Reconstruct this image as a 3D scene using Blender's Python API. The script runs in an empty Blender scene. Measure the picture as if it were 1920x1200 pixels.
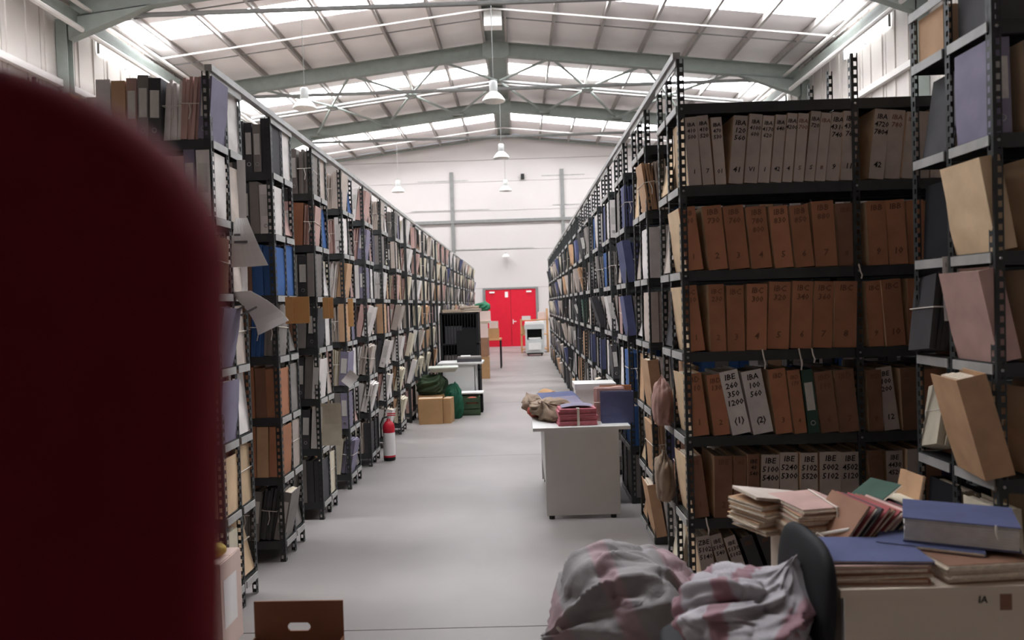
import bpy, bmesh, math, random
from mathutils import Vector, Matrix, noise
R = math.radians
rnd = random.Random(11)
SC = bpy.context.scene
COL = SC.collection

# ------------------------------------------------------------------ camera
CAM_H = 1.68
FPX = 1400.0
def cam_matrix():
    roll = R(1.75)
    Y = Vector((15, -30, FPX)).normalized()             # world +Y (down the aisle) in camera space (x right, y down, z forward)
    Z = Vector((-math.sin(roll), -math.cos(roll), 0))
    Z.z = -(Z.x * Y.x + Z.y * Y.y) / Y.z
    Z.normalize()
    X = Y.cross(Z)
    M = Matrix(((X.x, Y.x, Z.x), (X.y, Y.y, Z.y), (X.z, Y.z, Z.z)))   # world -> cv camera
    W = M.transposed()
    r, d, f = W.col[0], W.col[1], W.col[2]
    return Matrix(((r.x, -d.x, -f.x, 0), (r.y, -d.y, -f.y, 0), (r.z, -d.z, -f.z, CAM_H), (0, 0, 0, 1)))
cam_d = bpy.data.cameras.new('camera')
cam = bpy.data.objects.new('camera', cam_d); COL.objects.link(cam)
cam_d.sensor_width = 36; cam_d.sensor_fit = 'HORIZONTAL'
cam_d.lens = FPX / 1920 * 36
cam_d.clip_start = 0.02; cam_d.clip_end = 200
cam_d.dof.use_dof = True; cam_d.dof.focus_distance = 6.0; cam_d.dof.aperture_fstop = 2.2
cam.matrix_world = cam_matrix()
SC.camera = cam

# ------------------------------------------------------------------ world, exposure, skylight strength
w = bpy.data.worlds.new('world'); SC.world = w; w.use_nodes = True
w.node_tree.nodes['Background'].inputs[0].default_value = (0.75, 0.82, 0.9, 1)
w.node_tree.nodes['Background'].inputs[1].default_value = 1.0
SC.view_settings.view_transform = 'Standard'; SC.view_settings.look = 'None'
SC.view_settings.gamma = 1; SC.view_settings.use_curve_mapping = False
SC.view_settings.exposure = 0.1
SC.cycles.max_bounces = 12; SC.cycles.diffuse_bounces = 8
SKY_E = 22.0                                             # daylight coming through the translucent roof sheets
BANDS = [5.5, 10.6, 15.75, 21.4, 26.9]                        # centres of the translucent strips, metres down the hall

# ------------------------------------------------------------------ helpers
def lin(c):
    c = c / 255
    return c / 12.92 if c <= 0.04045 else ((c + 0.055) / 1.055) ** 2.4
def L3(rgb): return (lin(rgb[0]), lin(rgb[1]), lin(rgb[2]), 1)
MATS = {}
def mat(name, rgb, rough=0.7, metal=0.0, var=0.12, scale=6.0, bump=0.0, rand=0.0, spec=0.3, detail=4):
    if name in MATS: return MATS[name]
    m = bpy.data.materials.new(name); m.use_nodes = True
    nt = m.node_tree; n = nt.nodes; l = nt.links
    b = n['Principled BSDF']
    b.inputs['Roughness'].default_value = rough; b.inputs['Metallic'].default_value = metal
    b.inputs['Specular IOR Level'].default_value = spec
    tc = n.new('ShaderNodeTexCoord'); no = n.new('ShaderNodeTexNoise')
    no.inputs['Scale'].default_value = scale; no.inputs['Detail'].default_value = detail
    l.new(tc.outputs['Object'], no.inputs['Vector'])
    mr = n.new('ShaderNodeMapRange')
    mr.inputs['From Min'].default_value = 0.3; mr.inputs['From Max'].default_value = 0.7
    mr.inputs['To Min'].default_value = 1 - var; mr.inputs['To Max'].default_value = 1 + var * 0.7
    l.new(no.outputs['Fac'], mr.inputs['Value'])
    hs = n.new('ShaderNodeHueSaturation'); hs.inputs['Color'].default_value = L3(rgb)
    if rand > 0:
        oi = n.new('ShaderNodeObjectInfo'); m2 = n.new('ShaderNodeMapRange')
        m2.inputs['To Min'].default_value = 1 - rand; m2.inputs['To Max'].default_value = 1 + rand
        l.new(oi.outputs['Random'], m2.inputs['Value'])
        mu = n.new('ShaderNodeMath'); mu.operation = 'MULTIPLY'
        l.new(mr.outputs[0], mu.inputs[0]); l.new(m2.outputs[0], mu.inputs[1])
        l.new(mu.outputs[0], hs.inputs['Value'])
    else:
        l.new(mr.outputs[0], hs.inputs['Value'])
    l.new(hs.outputs[0], b.inputs['Base Color'])
    if bump > 0:
        bp = n.new('ShaderNodeBump'); bp.inputs['Strength'].default_value = bump; bp.inputs['Distance'].default_value = 0.01
        l.new(no.outputs['Fac'], bp.inputs['Height']); l.new(bp.outputs[0], b.inputs['Normal'])
    MATS[name] = m
    return m

class MB:
    def __init__(s): s.v = []; s.f = []; s.mi = []
    def quad(s, a, b, c, d, m=0):
        i = len(s.v); s.v += [tuple(a), tuple(b), tuple(c), tuple(d)]; s.f.append((i, i+1, i+2, i+3)); s.mi.append(m)
    def hexa(s, p, m=0):                                  # 8 points: bottom 4 ccw, top 4 ccw
        i = len(s.v); s.v += [tuple(q) for q in p]
        for f in ((3,2,1,0), (4,5,6,7), (0,1,5,4), (1,2,6,5), (2,3,7,6), (3,0,4,7)):
            s.f.append(tuple(i + k for k in f)); s.mi.append(m)
        return s
    def box(s, x0, x1, y0, y1, z0, z1, m=0):
        return s.hexa([(x0,y0,z0),(x1,y0,z0),(x1,y1,z0),(x0,y1,z0),(x0,y0,z1),(x1,y0,z1),(x1,y1,z1),(x0,y1,z1)], m)
    def obox(s, M, sx, sy, sz, m=0):                      # box centred in xy, base at z 0, transformed by M
        h = [(-sx/2,-sy/2,0),(sx/2,-sy/2,0),(sx/2,sy/2,0),(-sx/2,sy/2,0)]
        return s.hexa([M @ Vector(q) for q in h] + [M @ Vector((q[0], q[1], sz)) for q in h], m)
    def tube(s, pts, r, n=8, m=0, cap=True):
        pts = [Vector(p) for p in pts]
        rr = r if isinstance(r, (list, tuple)) else [r] * len(pts)
        base = len(s.v); up = None
        for k, p in enumerate(pts):
            t = (pts[min(k+1, len(pts)-1)] - pts[max(k-1, 0)]).normalized()
            if up is None:
                up = t.orthogonal().normalized()
            up = (up - t * up.dot(t)).normalized(); side = t.cross(up)
            for j in range(n):
                a = 2 * math.pi * j / n
                s.v.append(tuple(p + (up * math.cos(a) + side * math.sin(a)) * rr[k]))
        for k in range(len(pts) - 1):
            for j in range(n):
                a = base + k*n + j; b = base + k*n + (j+1) % n
                s.f.append((a, b, b + n, a + n)); s.mi.append(m)
        if cap:
            s.f.append(tuple(base + j for j in reversed(range(n)))); s.mi.append(m)
            s.f.append(tuple(base + (len(pts)-1)*n + j for j in range(n))); s.mi.append(m)
        return s
    def lathe(s, prof, n=20, c=(0,0,0), m=0):
        base = len(s.v)
        for (r, z) in prof:
            for j in range(n):
                a = 2*math.pi*j/n; s.v.append((c[0] + r*math.cos(a), c[1] + r*math.sin(a), c[2] + z))
        for k in range(len(prof)-1):
            for j in range(n):
                a = base + k*n + j; b = base + k*n + (j+1) % n
                s.f.append((a, b, b+n, a+n)); s.mi.append(m)
        return s
    def prism(s, out, y0, y1, m=0):                       # outline of (x, z), extruded in y
        n = len(out); i = len(s.v)
        s.v += [(x, y0, z) for x, z in out] + [(x, y1, z) for x, z in out]
        s.f.append(tuple(range(i, i+n))); s.mi.append(m)
        s.f.append(tuple(reversed(range(i+n, i+2*n)))); s.mi.append(m)
        for k in range(n):
            s.f.append((i+k, i+n+k, i+n+(k+1) % n, i+(k+1) % n)); s.mi.append(m)
        return s
    def mesh(s, name, mats, smooth=False):
        me = bpy.data.meshes.new(name); me.from_pydata(s.v, [], s.f)
        for q in (mats if isinstance(mats, (list, tuple)) else [mats]): me.materials.append(q)
        if isinstance(mats, (list, tuple)) and len(mats) > 1: me.polygons.foreach_set('material_index', s.mi)
        if smooth: me.polygons.foreach_set('use_smooth', [True] * len(me.polygons))
        bm = bmesh.new(); bm.from_mesh(me); bmesh.ops.recalc_face_normals(bm, faces=bm.faces); bm.to_mesh(me); bm.free()
        me.update(); return me
    def build(s, name, mats, parent=None, loc=(0,0,0), rot=(0,0,0), smooth=False):
        return put(name, s.mesh(name, mats, smooth), parent, loc, rot)
def put(name, me, parent=None, loc=(0,0,0), rot=(0,0,0), scale=(1,1,1)):
    o = bpy.data.objects.new(name, me); COL.objects.link(o)
    o.location = loc; o.rotation_euler = rot; o.scale = scale
    if parent: o.parent = parent
    return o
def tag(o, label, cat, group=None):
    o['label'] = label; o['category'] = cat
    if group: o['group'] = group
    return o
def thing(name, label, cat, loc=(0,0,0), rz=0, group=None):
    return tag(put(name, None, None, loc, (0,0,rz)), label, cat, group)
def struct(o): o['kind'] = 'structure'; return o
ORD = ['zeroth','first','second','third','fourth','fifth','sixth','seventh','eighth','ninth','tenth','eleventh','twelfth','thirteenth',
       'fourteenth','fifteenth','sixteenth','seventeenth','eighteenth','nineteenth','twentieth','twenty-first','twenty-second','twenty-third','twenty-fourth','twenty-fifth','twenty-sixth']
TXT = {}
def text_mesh(body, size, m, align='CENTER'):
    key = (body, size, m.name)
    if key in TXT: return TXT[key]
    c = bpy.data.curves.new('writing', 'FONT'); c.body = body; c.size = size; c.align_x = align; c.resolution_u = 1
    c.space_line = 1.1; c.shear = 0.12; c.offset = size * 0.022
    o = bpy.data.objects.new('writing', c); COL.objects.link(o)
    dg = bpy.context.evaluated_depsgraph_get()
    me = bpy.data.meshes.new_from_object(o.evaluated_get(dg))
    bpy.data.objects.remove(o); bpy.data.curves.remove(c)
    me.materials.clear(); me.materials.append(m)
    TXT[key] = me; return me

# ------------------------------------------------------------------ materials
M_floor = mat('concrete_floor', (145,139,136), rough=0.42, var=0.14, scale=0.9, spec=0.35, detail=8)
M_roof = mat('roof_liner', (248,243,242), rough=0.8, var=0.04, scale=1.5)
M_steelg = mat('rafter_paint', (142,149,143), rough=0.6, var=0.08)
M_purl = mat('purlin_galvanised', (172,166,162), rough=0.55, var=0.1)
M_wallend = mat('end_wall_panel', (198,192,189), rough=0.75, var=0.03, scale=0.7)
M_wallside = mat('side_wall_panel', (205,198,192), rough=0.75, var=0.05, scale=1.2)
M_pipe = mat('grey_pipe', (128,128,126), rough=0.5)
M_wpipe = mat('white_pipe', (220,216,212), rough=0.5, var=0.04)
M_rack = mat('rack_dark_paint', (58,60,60), rough=0.5, var=0.2, scale=9)
M_bar = mat('rack_galvanised_bar', (172,171,168), rough=0.5, metal=0.0, var=0.2, scale=8)  # paler than the posts: light falling on the bars put into the colour
M_pages = mat('paper_edges', (214,200,180), rough=0.9, var=0.18, scale=60)
M_paper = mat('white_paper', (232,228,226), rough=0.85, var=0.03)
M_label = mat('label_paper', (206,202,196), rough=0.85, var=0.1, scale=30)
M_ink = mat('dark_ink', (38,30,30), rough=0.9, var=0.05)
M_inkf = mat('faded_ink', (120,84,66), rough=0.9, var=0.05)
M_string = mat('white_string', (222,214,204), rough=0.9)
M_black = mat('black_metal', (28,28,30), rough=0.5)
M_dark = mat('black_plastic', (22,22,23), rough=0.45)
M_white = mat('white_enamel', (232,230,226), rough=0.4, var=0.03)
M_chrome = mat('bare_steel', (180,180,180), rough=0.35, metal=0.8)
def emis(name, rgb, e):
    m = bpy.data.materials.new(name); m.use_nodes = True
    b = m.node_tree.nodes['Principled BSDF']; b.inputs['Base Color'].default_value = L3(rgb)
    b.inputs['Emission Color'].default_value = L3(rgb); b.inputs['Emission Strength'].default_value = e
    return m
M_sky = emis('translucent_sheet', (247,250,255), SKY_E)
M_fill = emis('translucent_wall_sheet', (247,250,255), SKY_E*.25)  # added fill glow, weaker than the roof sheets
PAL = {
 'brown': (176,122,92), 'dark brown': (134,98,78), 'tan': (196,158,124), 'beige': (214,186,152), 'pale grey': (188,175,165),
 'grey': (132,126,122), 'dark grey': (74,72,74), 'white': (226,220,216), 'blue': (60,98,156), 'navy': (84,89,124),
 'lavender': (132,126,146), 'pink-beige': (190,156,148), 'cream': (216,206,184), 'green': (64,90,78), 'black': (34,34,38), 'red': (158,78,80),
}
def fm(c): return mat('board_' + c.replace(' ', '_').replace('-', '_'), PAL[c], rough=0.75, var=0.16, scale=7, rand=0.14)

# ================================================================== SETTING
XC = -0.42; XL = -8.2; XR = 7.4; D0 = -8.0; D1 = 29.6
ZC = CAM_H
RIDGE = 6.75 + ZC; SL = 0.115
def roofz(x): return RIDGE - SL * abs(x - XC)
FRAMES = [2.8, 8.15, 13.5, 18.9, 24.3]

# floor: concrete bays with recessed joints
floor = struct(MB().box(XL, XR, D0, D1, -0.12, -0.02).build('floor', M_floor))
ys = [D0, -3.4, 1.0, 3.86, 8.3, 12.8, 17.4, 21.9, 26.0, D1]; xs = [XL, -3.0, 4.5, XR]
for a in range(len(ys)-1):
    for b in range(len(xs)-1):
        g = 0.004
        MB().box(xs[b]+g, xs[b+1]-g, ys[a]+g, ys[a+1]-g, -0.03, 0).build('slab', M_floor, floor)

# ceiling liner (leaves the translucent strips open)
BW = 0.46
segs = []; y = D0
for c in BANDS:
    segs.append((y, c - BW)); y = c + BW
segs.append((y, D1))
PUR = [0.27, 1.39, 2.51, 3.63, 4.75, 5.87, 6.99, 7.6]
mb = MB()
def slope_slab(mb, x0, x1, y0, y1, t=0.06, dz=0.0, m=0):
    a, b = roofz(x0) + dz, roofz(x1) + dz
    mb.hexa([(x0,y0,a),(x1,y0,b),(x1,y1,b),(x0,y1,a),(x0,y0,a+t),(x1,y0,b+t),(x1,y1,b+t),(x0,y1,a+t)], m)
for (y0, y1) in segs:
    slope_slab(mb, XL, XC, y0, y1); slope_slab(mb, XC, XR, y0, y1)
for c in BANDS:                                          # closed ridge and eave strips beside the translucent sheets
    slope_slab(mb, XC - 0.27, XC, c - BW, c + BW); slope_slab(mb, XC, XC + 0.27, c - BW, c + BW)
    slope_slab(mb, XL, XC - 7.6, c - BW, c + BW); slope_slab(mb, XC + 7.6, XR, c - BW, c + BW)
ceiling = struct(mb.build('ceiling', M_roof))
n = 0
for bi, c in enumerate(BANDS):
    win = None
    for sgn in (-1, 1):
        for k in range(len(PUR) - 1):
            p = MB(); x0, x1 = sorted((XC + sgn*PUR[k], XC + sgn*PUR[k+1])); slope_slab(p, x0 + 0.03, x1 - 0.03, c - BW, c + BW, 0.03, 0.02)
            if win is None:
                n += 1; win = struct(p.build('window_%d' % n, M_sky))
            else: p.build('pane', M_sky, win)
# purlins along the hall, sag rods across it
for sgn in (-1, 1):
    for k, q in enumerate(PUR):
        x = XC + sgn*q; z = roofz(x)
        m_ = MB().box(x-0.03, x+0.03, D0, D1, z-0.15, z-0.145).box(x-0.03, x-0.024, D0, D1, z-0.15, z).box(x-0.03, x+0.03, D0, D1, z-0.006, z)
        m_.build('purlin', M_purl, ceiling)
MB().box(XC-0.27, XC+0.27, D0, D1, RIDGE-0.06, RIDGE-0.05).build('ridge_plate', M_steelg, ceiling)
for y in [f + o for f in FRAMES for o in (1.25, 3.9)]:
    MB().tube([(XL+0.3, y, roofz(XL+0.3)-0.10), (XC, y, RIDGE-0.10), (XR-0.3, y, roofz(XR-0.3)-0.10)], 0.014, 6).build('sag_rod', M_pipe, ceiling)
for c in BANDS:                                          # pale conduits under the strips
    y = c + 0.9
    MB().tube([(XL+0.3, y, roofz(XL+0.3)-0.2), (XC, y, RIDGE-0.2), (XR-0.3, y, roofz(XR-0.3)-0.2)], 0.022, 6).build('conduit', M_wpipe, ceiling)
# portal frames
for i, f in enumerate(FRAMES):
    m_ = MB()
    for (xa, xb) in ((XL+0.25, XC), (XC, XR-0.25)):
        za, zb = roofz(xa)-0.16, roofz(xb)-0.16
        for (o, t, ww) in ((0, 0.014, 0.09), (-0.33, 0.014, 0.09)):
            m_.hexa([(xa,f-ww,za+o-t),(xb,f-ww,zb+o-t),(xb,f+ww,zb+o-t),(xa,f+ww,za+o-t),(xa,f-ww,za+o),(xb,f-ww,zb+o),(xb,f+ww,zb+o),(xa,f+ww,za+o)])
        m_.hexa([(xa,f-.006,za-.33),(xb,f-.006,zb-.33),(xb,f+.006,zb-.33),(xa,f+.006,za-.33),(xa,f-.006,za),(xb,f-.006,zb),(xb,f+.006,zb),(xa,f+.006,za)])
    # eave haunches
    for sx, xe in ((1, XL+0.25), (-1, XR-0.25)):
        z0 = roofz(xe) - 0.49; x2 = xe + sx*1.5; z2 = roofz(x2) - 0.49
        m_.hexa([(xe,f-.09,z0-.4),(x2,f-.09,z2-.01),(x2,f+.09,z2-.01),(xe,f+.09,z0-.4),(xe,f-.09,z0),(x2,f-.09,z2),(x2,f+.09,z2),(xe,f+.09,z0)])
    raf = struct(m_.build('rafter', M_steelg)); raf['label'] = 'grey-green steel roof rafter, ' + ORD[len(FRAMES)-i] + ' from the end wall'
    MB().prism([(XC-0.33, RIDGE-0.17-SL*.33), (XC-0.33, RIDGE-0.52), (XC-0.2, RIDGE-0.58), (XC+0.2, RIDGE-0.58), (XC+0.33, RIDGE-0.52), (XC+0.33, RIDGE-0.17-SL*.33), (XC, RIDGE-0.17)], f-0.1, f+0.1).build('apex_plate', M_steelg, raf)
    MB().tube([(XL+0.3, f+0.12, ZC+5.46), (XR-0.3, f+0.12, ZC+5.46)], 0.045, 8).build('tie_tube', M_pipe, raf)
    for sx, xe in ((1, XL+0.02), (-1, XR-0.22)):
        MB().box(xe, xe+0.2, f-0.09, f-0.08, 0, roofz(xe)-0.5).box(xe, xe+0.2, f+0.08, f+0.09, 0, roofz(xe)-0.5).box(xe+0.095, xe+0.105, f-0.08, f+0.08, 0, roofz(xe)-0.5).build('column', M_steelg, raf)
# roof wind bracing between the last two rafters
br = struct(put('roof_bracing', None)); br['label'] = 'diagonal steel roof bracing between the two far rafters'
NOD = [1.39, 3.7, 6.0]; MID = [2.55, 4.85]
def bz(x, o=-0.3): return roofz(x) + o
ym = 21.7
MB().tube([(XC-7.2, ym, bz(XC-7.2)), (XC, ym, bz(XC)), (XC+7.0, ym, bz(XC+7.0))], 0.04, 8).build('brace_chord', M_pipe, br)
for sgn in (-1, 1):
    for q in MID:
        xm = XC + sgn*q
        MB().box(xm-0.16, xm+0.16, ym-0.16, ym+0.16, bz(xm)-0.05, bz(xm)-0.035).build('gusset', M_steelg, br)
        for qn in NOD:
            if abs(qn - q) > 1.3: continue
            xn = XC + sgn*qn
            for yf in (18.95, 24.25):
                MB().tube([(xm, ym, bz(xm)), (xn, yf, bz(xn, -0.42))], 0.035, 6).build('brace', M_steelg, br)
    xn = XC + sgn*1.39
    for yf in (18.95, 24.25):
        MB().tube([(XC, ym, bz(XC)), (xn, yf, bz(xn, -0.42))], 0.035, 6).build('brace', M_steelg, br)
    for q in NOD:
        xn = XC + sgn*q
        MB().box(xn-0.17, xn+0.17, 23.95, 24.25, bz(xn)-0.17, bz(xn)-0.155).build('gusset', M_steelg, br)

# end wall: sandwich panels with open joints, girts and door
wall_end = struct(MB().prism([(XL,0),(XL,roofz(XL)),(XC,RIDGE),(XR,roofz(XR)),(XR,0)], D1+0.06, D1+0.16).build('wall_end', M_pipe))
DX0, DX1, DZ = -1.36, 0.63, 2.28
zs = [0, 1.15, DZ+0.06, 3.85, 5.4, 6.55, 7.4]
def panel(x0, x1, z0, z1):
    MB().box(x0, x1, D1, D1+0.06, z0+0.006, z1-0.006).build('panel', M_wallend, wall_end)
for a in range(len(zs)-1):
    if zs[a+1] <= DZ+0.07:
        panel(XL, DX0-0.1, zs[a], zs[a+1]); panel(DX1+0.1, XR, zs[a], zs[a+1])
    else: panel(XL, XR, zs[a], zs[a+1])
MB().prism([(XL,7.41),(XL,roofz(XL)-.02),(XC,RIDGE-.02),(XR,roofz(XR)-.02),(XR,7.41)], D1, D1+0.06).build('panel', M_wallend, wall_end)
MB().box(XL, XR, D1-0.1, D1, 4.93, 5.05).build('girt', M_pipe, wall_end)
for x, z1 in ((-2.56, 6.95), (1.8, 6.95)):
    MB().box(x-0.07, x+0.07, D1-0.08, D1, 2.4, z1).build('wind_post', M_pipe, wall_end)
for x0, x1, z in ((-3.9, -1.9, 6.62), (1.0, 2.7, 6.72), (-4.2, -1.1, 5.46), (1.4, 3.0, 5.56), (-2.6, 0.6, 3.9)):
    MB().box(x0, x1, D1-0.02, D1, z-0.015, z+0.015).build('joint_cover', M_bar, wall_end)
MB().tube([(XL+0.2, D1-0.05, roofz(XL)-0.12), (XC, D1-0.05, RIDGE-0.12), (XR-0.2, D1-0.05, roofz(XR)-0.12)], 0.04, 6).build('gable_tube', M_steelg, wall_end)

# side walls: ribbed cladding, one panel per metre
wl = struct(MB().box(XL-0.12, XL-0.06, D0, D1, 0, roofz(XL)+.05).build('wall_left', M_pipe))
wr = struct(MB().box(XR+0.06, XR+0.12, D0, D1, 0, roofz(XR)+.05).build('wall_right', M_pipe))
me_l = MB().box(-0.06, 0, 0.008, 0.985, 0, roofz(XL)).box(-0.06, 0.025, 0.1, 0.16, 0, roofz(XL)).box(-0.06, 0.025, 0.6, 0.66, 0, roofz(XL)).mesh('cladding_panel', M_wallside)
for k in range(int(D1 - D0) + 1):
    yy = D0 + k
    if yy + 1 > D1: continue
    put('cladding_panel', me_l, wl, (XL, yy, 0)); put('cladding_panel', me_l, wr, (XR, yy, 0), scale=(-1, 1, 1))
wb = struct(MB().prism([(XL,0),(XL,roofz(XL)),(XC,RIDGE),(XR,roofz(XR)),(XR,0)], D0-0.1, D0).build('wall_back', M_wallside))
for side, xw, s_ in (('left', XL, 1), ('right', XR, -1)):  # glowing strips added under the eaves to brighten the ceiling
    for c in BANDS[1:]:
        zt_ = roofz(xw) - 0.15
        n += 1
        wn = struct(MB().box(min(xw+s_*.03, xw+s_*.05), max(xw+s_*.03, xw+s_*.05), c-1.0, c+1.0, zt_-.5, zt_).build('window_%d' % n, M_fill))
        for yy in (c-1.02, c-.01, c+1.0): MB().box(min(xw+s_*.02, xw+s_*.07), max(xw+s_*.02, xw+s_*.07), yy, yy+.02, zt_-.52, zt_+.02).build('window_bar', M_pipe, wn)
# eave beams, gutters and pipes along both walls
for side, x0, s in (('left', XL, 1), ('right', XR, -1)):
    ze = roofz(x0 + s*0.4)
    eb = struct(MB().box(min(x0+s*.3, x0+s*.42), max(x0+s*.3, x0+s*.42), D0, D1, ze-0.62, ze-0.42).build('trim_1' if side == 'left' else 'trim_2', M_steelg))
    eb['label'] = 'steel eave beam with pipes along the %s wall' % side
    MB().tube([(x0+s*.62, D0, ze-0.4), (x0+s*.62, D1, ze-0.4)], 0.04, 8).build('pipe', M_wpipe, eb)  # white colour also stands in for a bright reflection along the gutter
    MB().tube([(x0+s*.5, D0, ze-0.75), (x0+s*.5, D1, ze-0.75)], 0.05, 8).build('pipe', M_wpipe, eb)
    MB().box(min(x0, x0+s*.12), max(x0, x0+s*.12), D0, D1, ze-1.75, ze-1.63).build('girt', M_wpipe, eb)
    MB().box(min(x0, x0+s*.12), max(x0, x0+s*.12), D0, D1, ze-2.7, ze-2.58).build('girt', M_wpipe, eb)

# red double door
M_red = mat('red_door_paint', (206,24,48), rough=0.45, var=0.05)
door = struct(put('door_1', None, None, (0, D1, 0))); door['label'] = 'bright red double door in the white end wall'
MB().box(DX0-0.09, DX0, -0.06, 0.05, 0, DZ).box(DX1, DX1+0.09, -0.06, 0.05, 0, DZ).box(DX0-0.09, DX1+0.09, -0.06, 0.05, DZ, DZ+0.07).build('door_frame', M_pipe, door)
xm = (DX0+DX1)/2
for a, b in ((DX0+0.005, xm-0.006), (xm+0.006, DX1-0.005)):
    lf = MB().box(a, b, -0.03, 0.02, 0.01, DZ-0.01).build('door_leaf', M_red, door)
    MB().box(a+0.12, b-0.12, -0.036, -0.03, 0.25, DZ-0.3).build('door_panel', M_red, lf)
    c = a + 0.16 if a < xm - 0.1 else b - 0.16 - 0.2
    MB().box(c, c+0.2, -0.09, -0.036, DZ-0.14, DZ-0.08).build('door_closer', M_white, lf)
MB().box(xm+0.06, xm+0.2, -0.1, -0.08, 0.98, 1.01).box(xm+0.06, xm+0.09, -0.1, -0.036, 0.9, 1.08).build('door_handle', M_white, door)
MB().box(xm-0.22, xm-0.1, -0.045, -0.036, DZ-0.32, DZ-0.1).build('door_sign', M_white, door)

# ================================================================== FILES
def cover_mesh(t, h, dep, c, bulge=0.0, seed=0):
    r = random.Random(seed); b = MB(); zs_ = [0, h*.3, h*.65, h]; w_ = 0.0035
    off = [[r.uniform(-.2, 1)*bulge*(0 if k in (0,) else 1) for k in range(4)] for _ in range(2)]
    for si, s in enumerate((-1, 1)):
        for k in range(3):
            xa = s*(t/2) + s*off[si][k]*.6; xb = s*(t/2) + s*off[si][k+1]*.6
            fa = s*(t/2); fb = s*(t/2)
            b.hexa([(fa - s*w_, -dep/2, zs_[k]), (fa, -dep/2, zs_[k]), (xa, dep/2, zs_[k]), (xa - s*w_, dep/2, zs_[k]),
                    (fb - s*w_, -dep/2, zs_[k+1]), (fb, -dep/2, zs_[k+1]), (xb, dep/2, zs_[k+1]), (xb - s*w_, dep/2, zs_[k+1])])
    return b.mesh('cover', fm(c))
def spine_mesh(t, h, dep, c):
    return MB().box(-t/2, t/2, -dep/2 - .004, -dep/2, 0, h).mesh('spine', fm(c))
def pages_mesh(t, h, dep, seed=0):
    r = random.Random(seed); b = MB(); n_ = 4; ww = (t - .009) / n_
    for k in range(n_):
        x0 = -t/2 + .0045 + k*ww
        b.box(x0 + .0004, x0 + ww - .0004, -dep/2 + .003, dep/2 - r.uniform(.006, .03), .004, h - r.uniform(.006, .022))
    return b.mesh('pages', M_pages)
CACHE = {}
def cached(key, fn):
    if key not in CACHE: CACHE[key] = fn()
    return CACHE[key]
THK = [0.04, 0.05, 0.06, 0.07, 0.08, 0.095, 0.11]
def qt(t): return min(THK, key=lambda q: abs(q - t))
ring_me = MB().lathe([(0.012, 0), (0.014, 0.002), (0.010, 0.003), (0.009, -0.001), (0.0, -0.001)], 14).mesh('finger_ring', M_chrome)
FILES = {'n': 0}
def put_file(kind, c, t, h, dep, loc, lean=0.0, rz=0.0, rx=0.0, text=None, ink=None, label='', group='', detail=2, tsize=0.03, side=None, scale_x=None):
    t0 = qt(t); sd = FILES['n'] % 3; FILES['n'] += 1
    dq = round(dep, 2); hq = round(h, 2)
    jit = rnd.uniform(-.02, .02)
    nm = {'folder': 'archive_folder', 'binder': 'ring_binder', 'bundle': 'document_bundle'}[kind]
    if kind == 'bundle':
        def mk():
            r = random.Random(sd * 7 + 3); b = MB(); n_ = 5; ww = t0 / n_
            for k in range(n_):
                x0 = -t0/2 + k*ww; a = r.uniform(0, .02); e = r.uniform(0, .03); sl = r.uniform(-.012, .012)
                b.hexa([(x0, -dq/2 + a, 0), (x0 + ww - .001, -dq/2 + a, 0), (x0 + ww - .001, dq/2 - e, 0), (x0, dq/2 - e, 0),
                        (x0 + sl, -dq/2 + a, hq - e), (x0 + ww - .001 + sl, -dq/2 + a, hq - e), (x0 + ww - .001 + sl, dq/2 - e, hq - a), (x0 + sl, dq/2 - e, hq - a)])
            return b.mesh('sheaf', fm(c))
        me = cached(('bu', t0, hq, dq, c, sd), mk)
    else:
        me = cached(('co', t0, hq, dq, c, sd), lambda: cover_mesh(t0, hq, dq, c, 0.012, sd))
        if side: me = cached(('co', t0, hq, dq, side, sd), lambda: cover_mesh(t0, hq, dq, side, 0.012, sd))
    o = put(nm, None, None, loc, (rx, lean, rz), (t / t0, 1, 1 + jit))
    put('sheaf' if kind == 'bundle' else 'cover', me, o)
    sp_ = o
    if kind != 'bundle': sp_ = put('spine', cached(('sp', t0, hq, dq, c), lambda: spine_mesh(t0, hq, dq, c)), o)
    o.location.z += t/2 * abs(math.sin(lean)) + (dep/2*abs(math.sin(rx)))
    cat = {'folder': 'folder', 'binder': 'binder', 'bundle': 'document bundle'}[kind]
    tag(o, label, cat, group)
    if detail:
        if kind == 'bundle':
            s_ = cached(('st', t0, hq, dq), lambda: MB().tube([(-t0/2-.004, -dq/2-.003, hq*.55), (t0/2+.004, -dq/2-.003, hq*.56), (t0/2+.004, dq/2, hq*.52), (-t0/2-.004, dq/2, hq*.55), (-t0/2-.004, -dq/2-.003, hq*.55)], .003, 5)
                        .tube([(0, -dq/2-.004, hq*.55), (.012, -dq/2-.01, hq*.42), (.004, -dq/2-.012, hq*.3)], .003, 5).mesh('string', M_string))
            put('string', s_, o)
        else:
            put('pages', cached(('pg', t0, hq, dq, sd), lambda: pages_mesh(t0, hq, dq, sd)), o)
    if kind == 'binder' and detail:
        lb = cached(('lb', t0, hq, dq), lambda: MB().box(-t0*.36, t0*.36, -dq/2-.0055, -dq/2-.004, hq*.36, hq*.8).mesh('spine_label', M_label))
        put('spine_label', lb, sp_)
        put('finger_ring', ring_me, sp_, (0, -dq/2-.004, hq*.16), (R(90), 0, 0))
    if text:
        top, low = text
        tm = text_mesh(top, tsize, ink or M_ink); put('spine_writing', tm, sp_, (0, -dq/2-.0055, hq*.86), (R(90), 0, 0))
        if low: put('spine_number', text_mesh(low, tsize*1.1, ink or M_ink), sp_, (0, -dq/2-.0055, hq*.17), (R(90), 0, 0))
    return o

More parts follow.
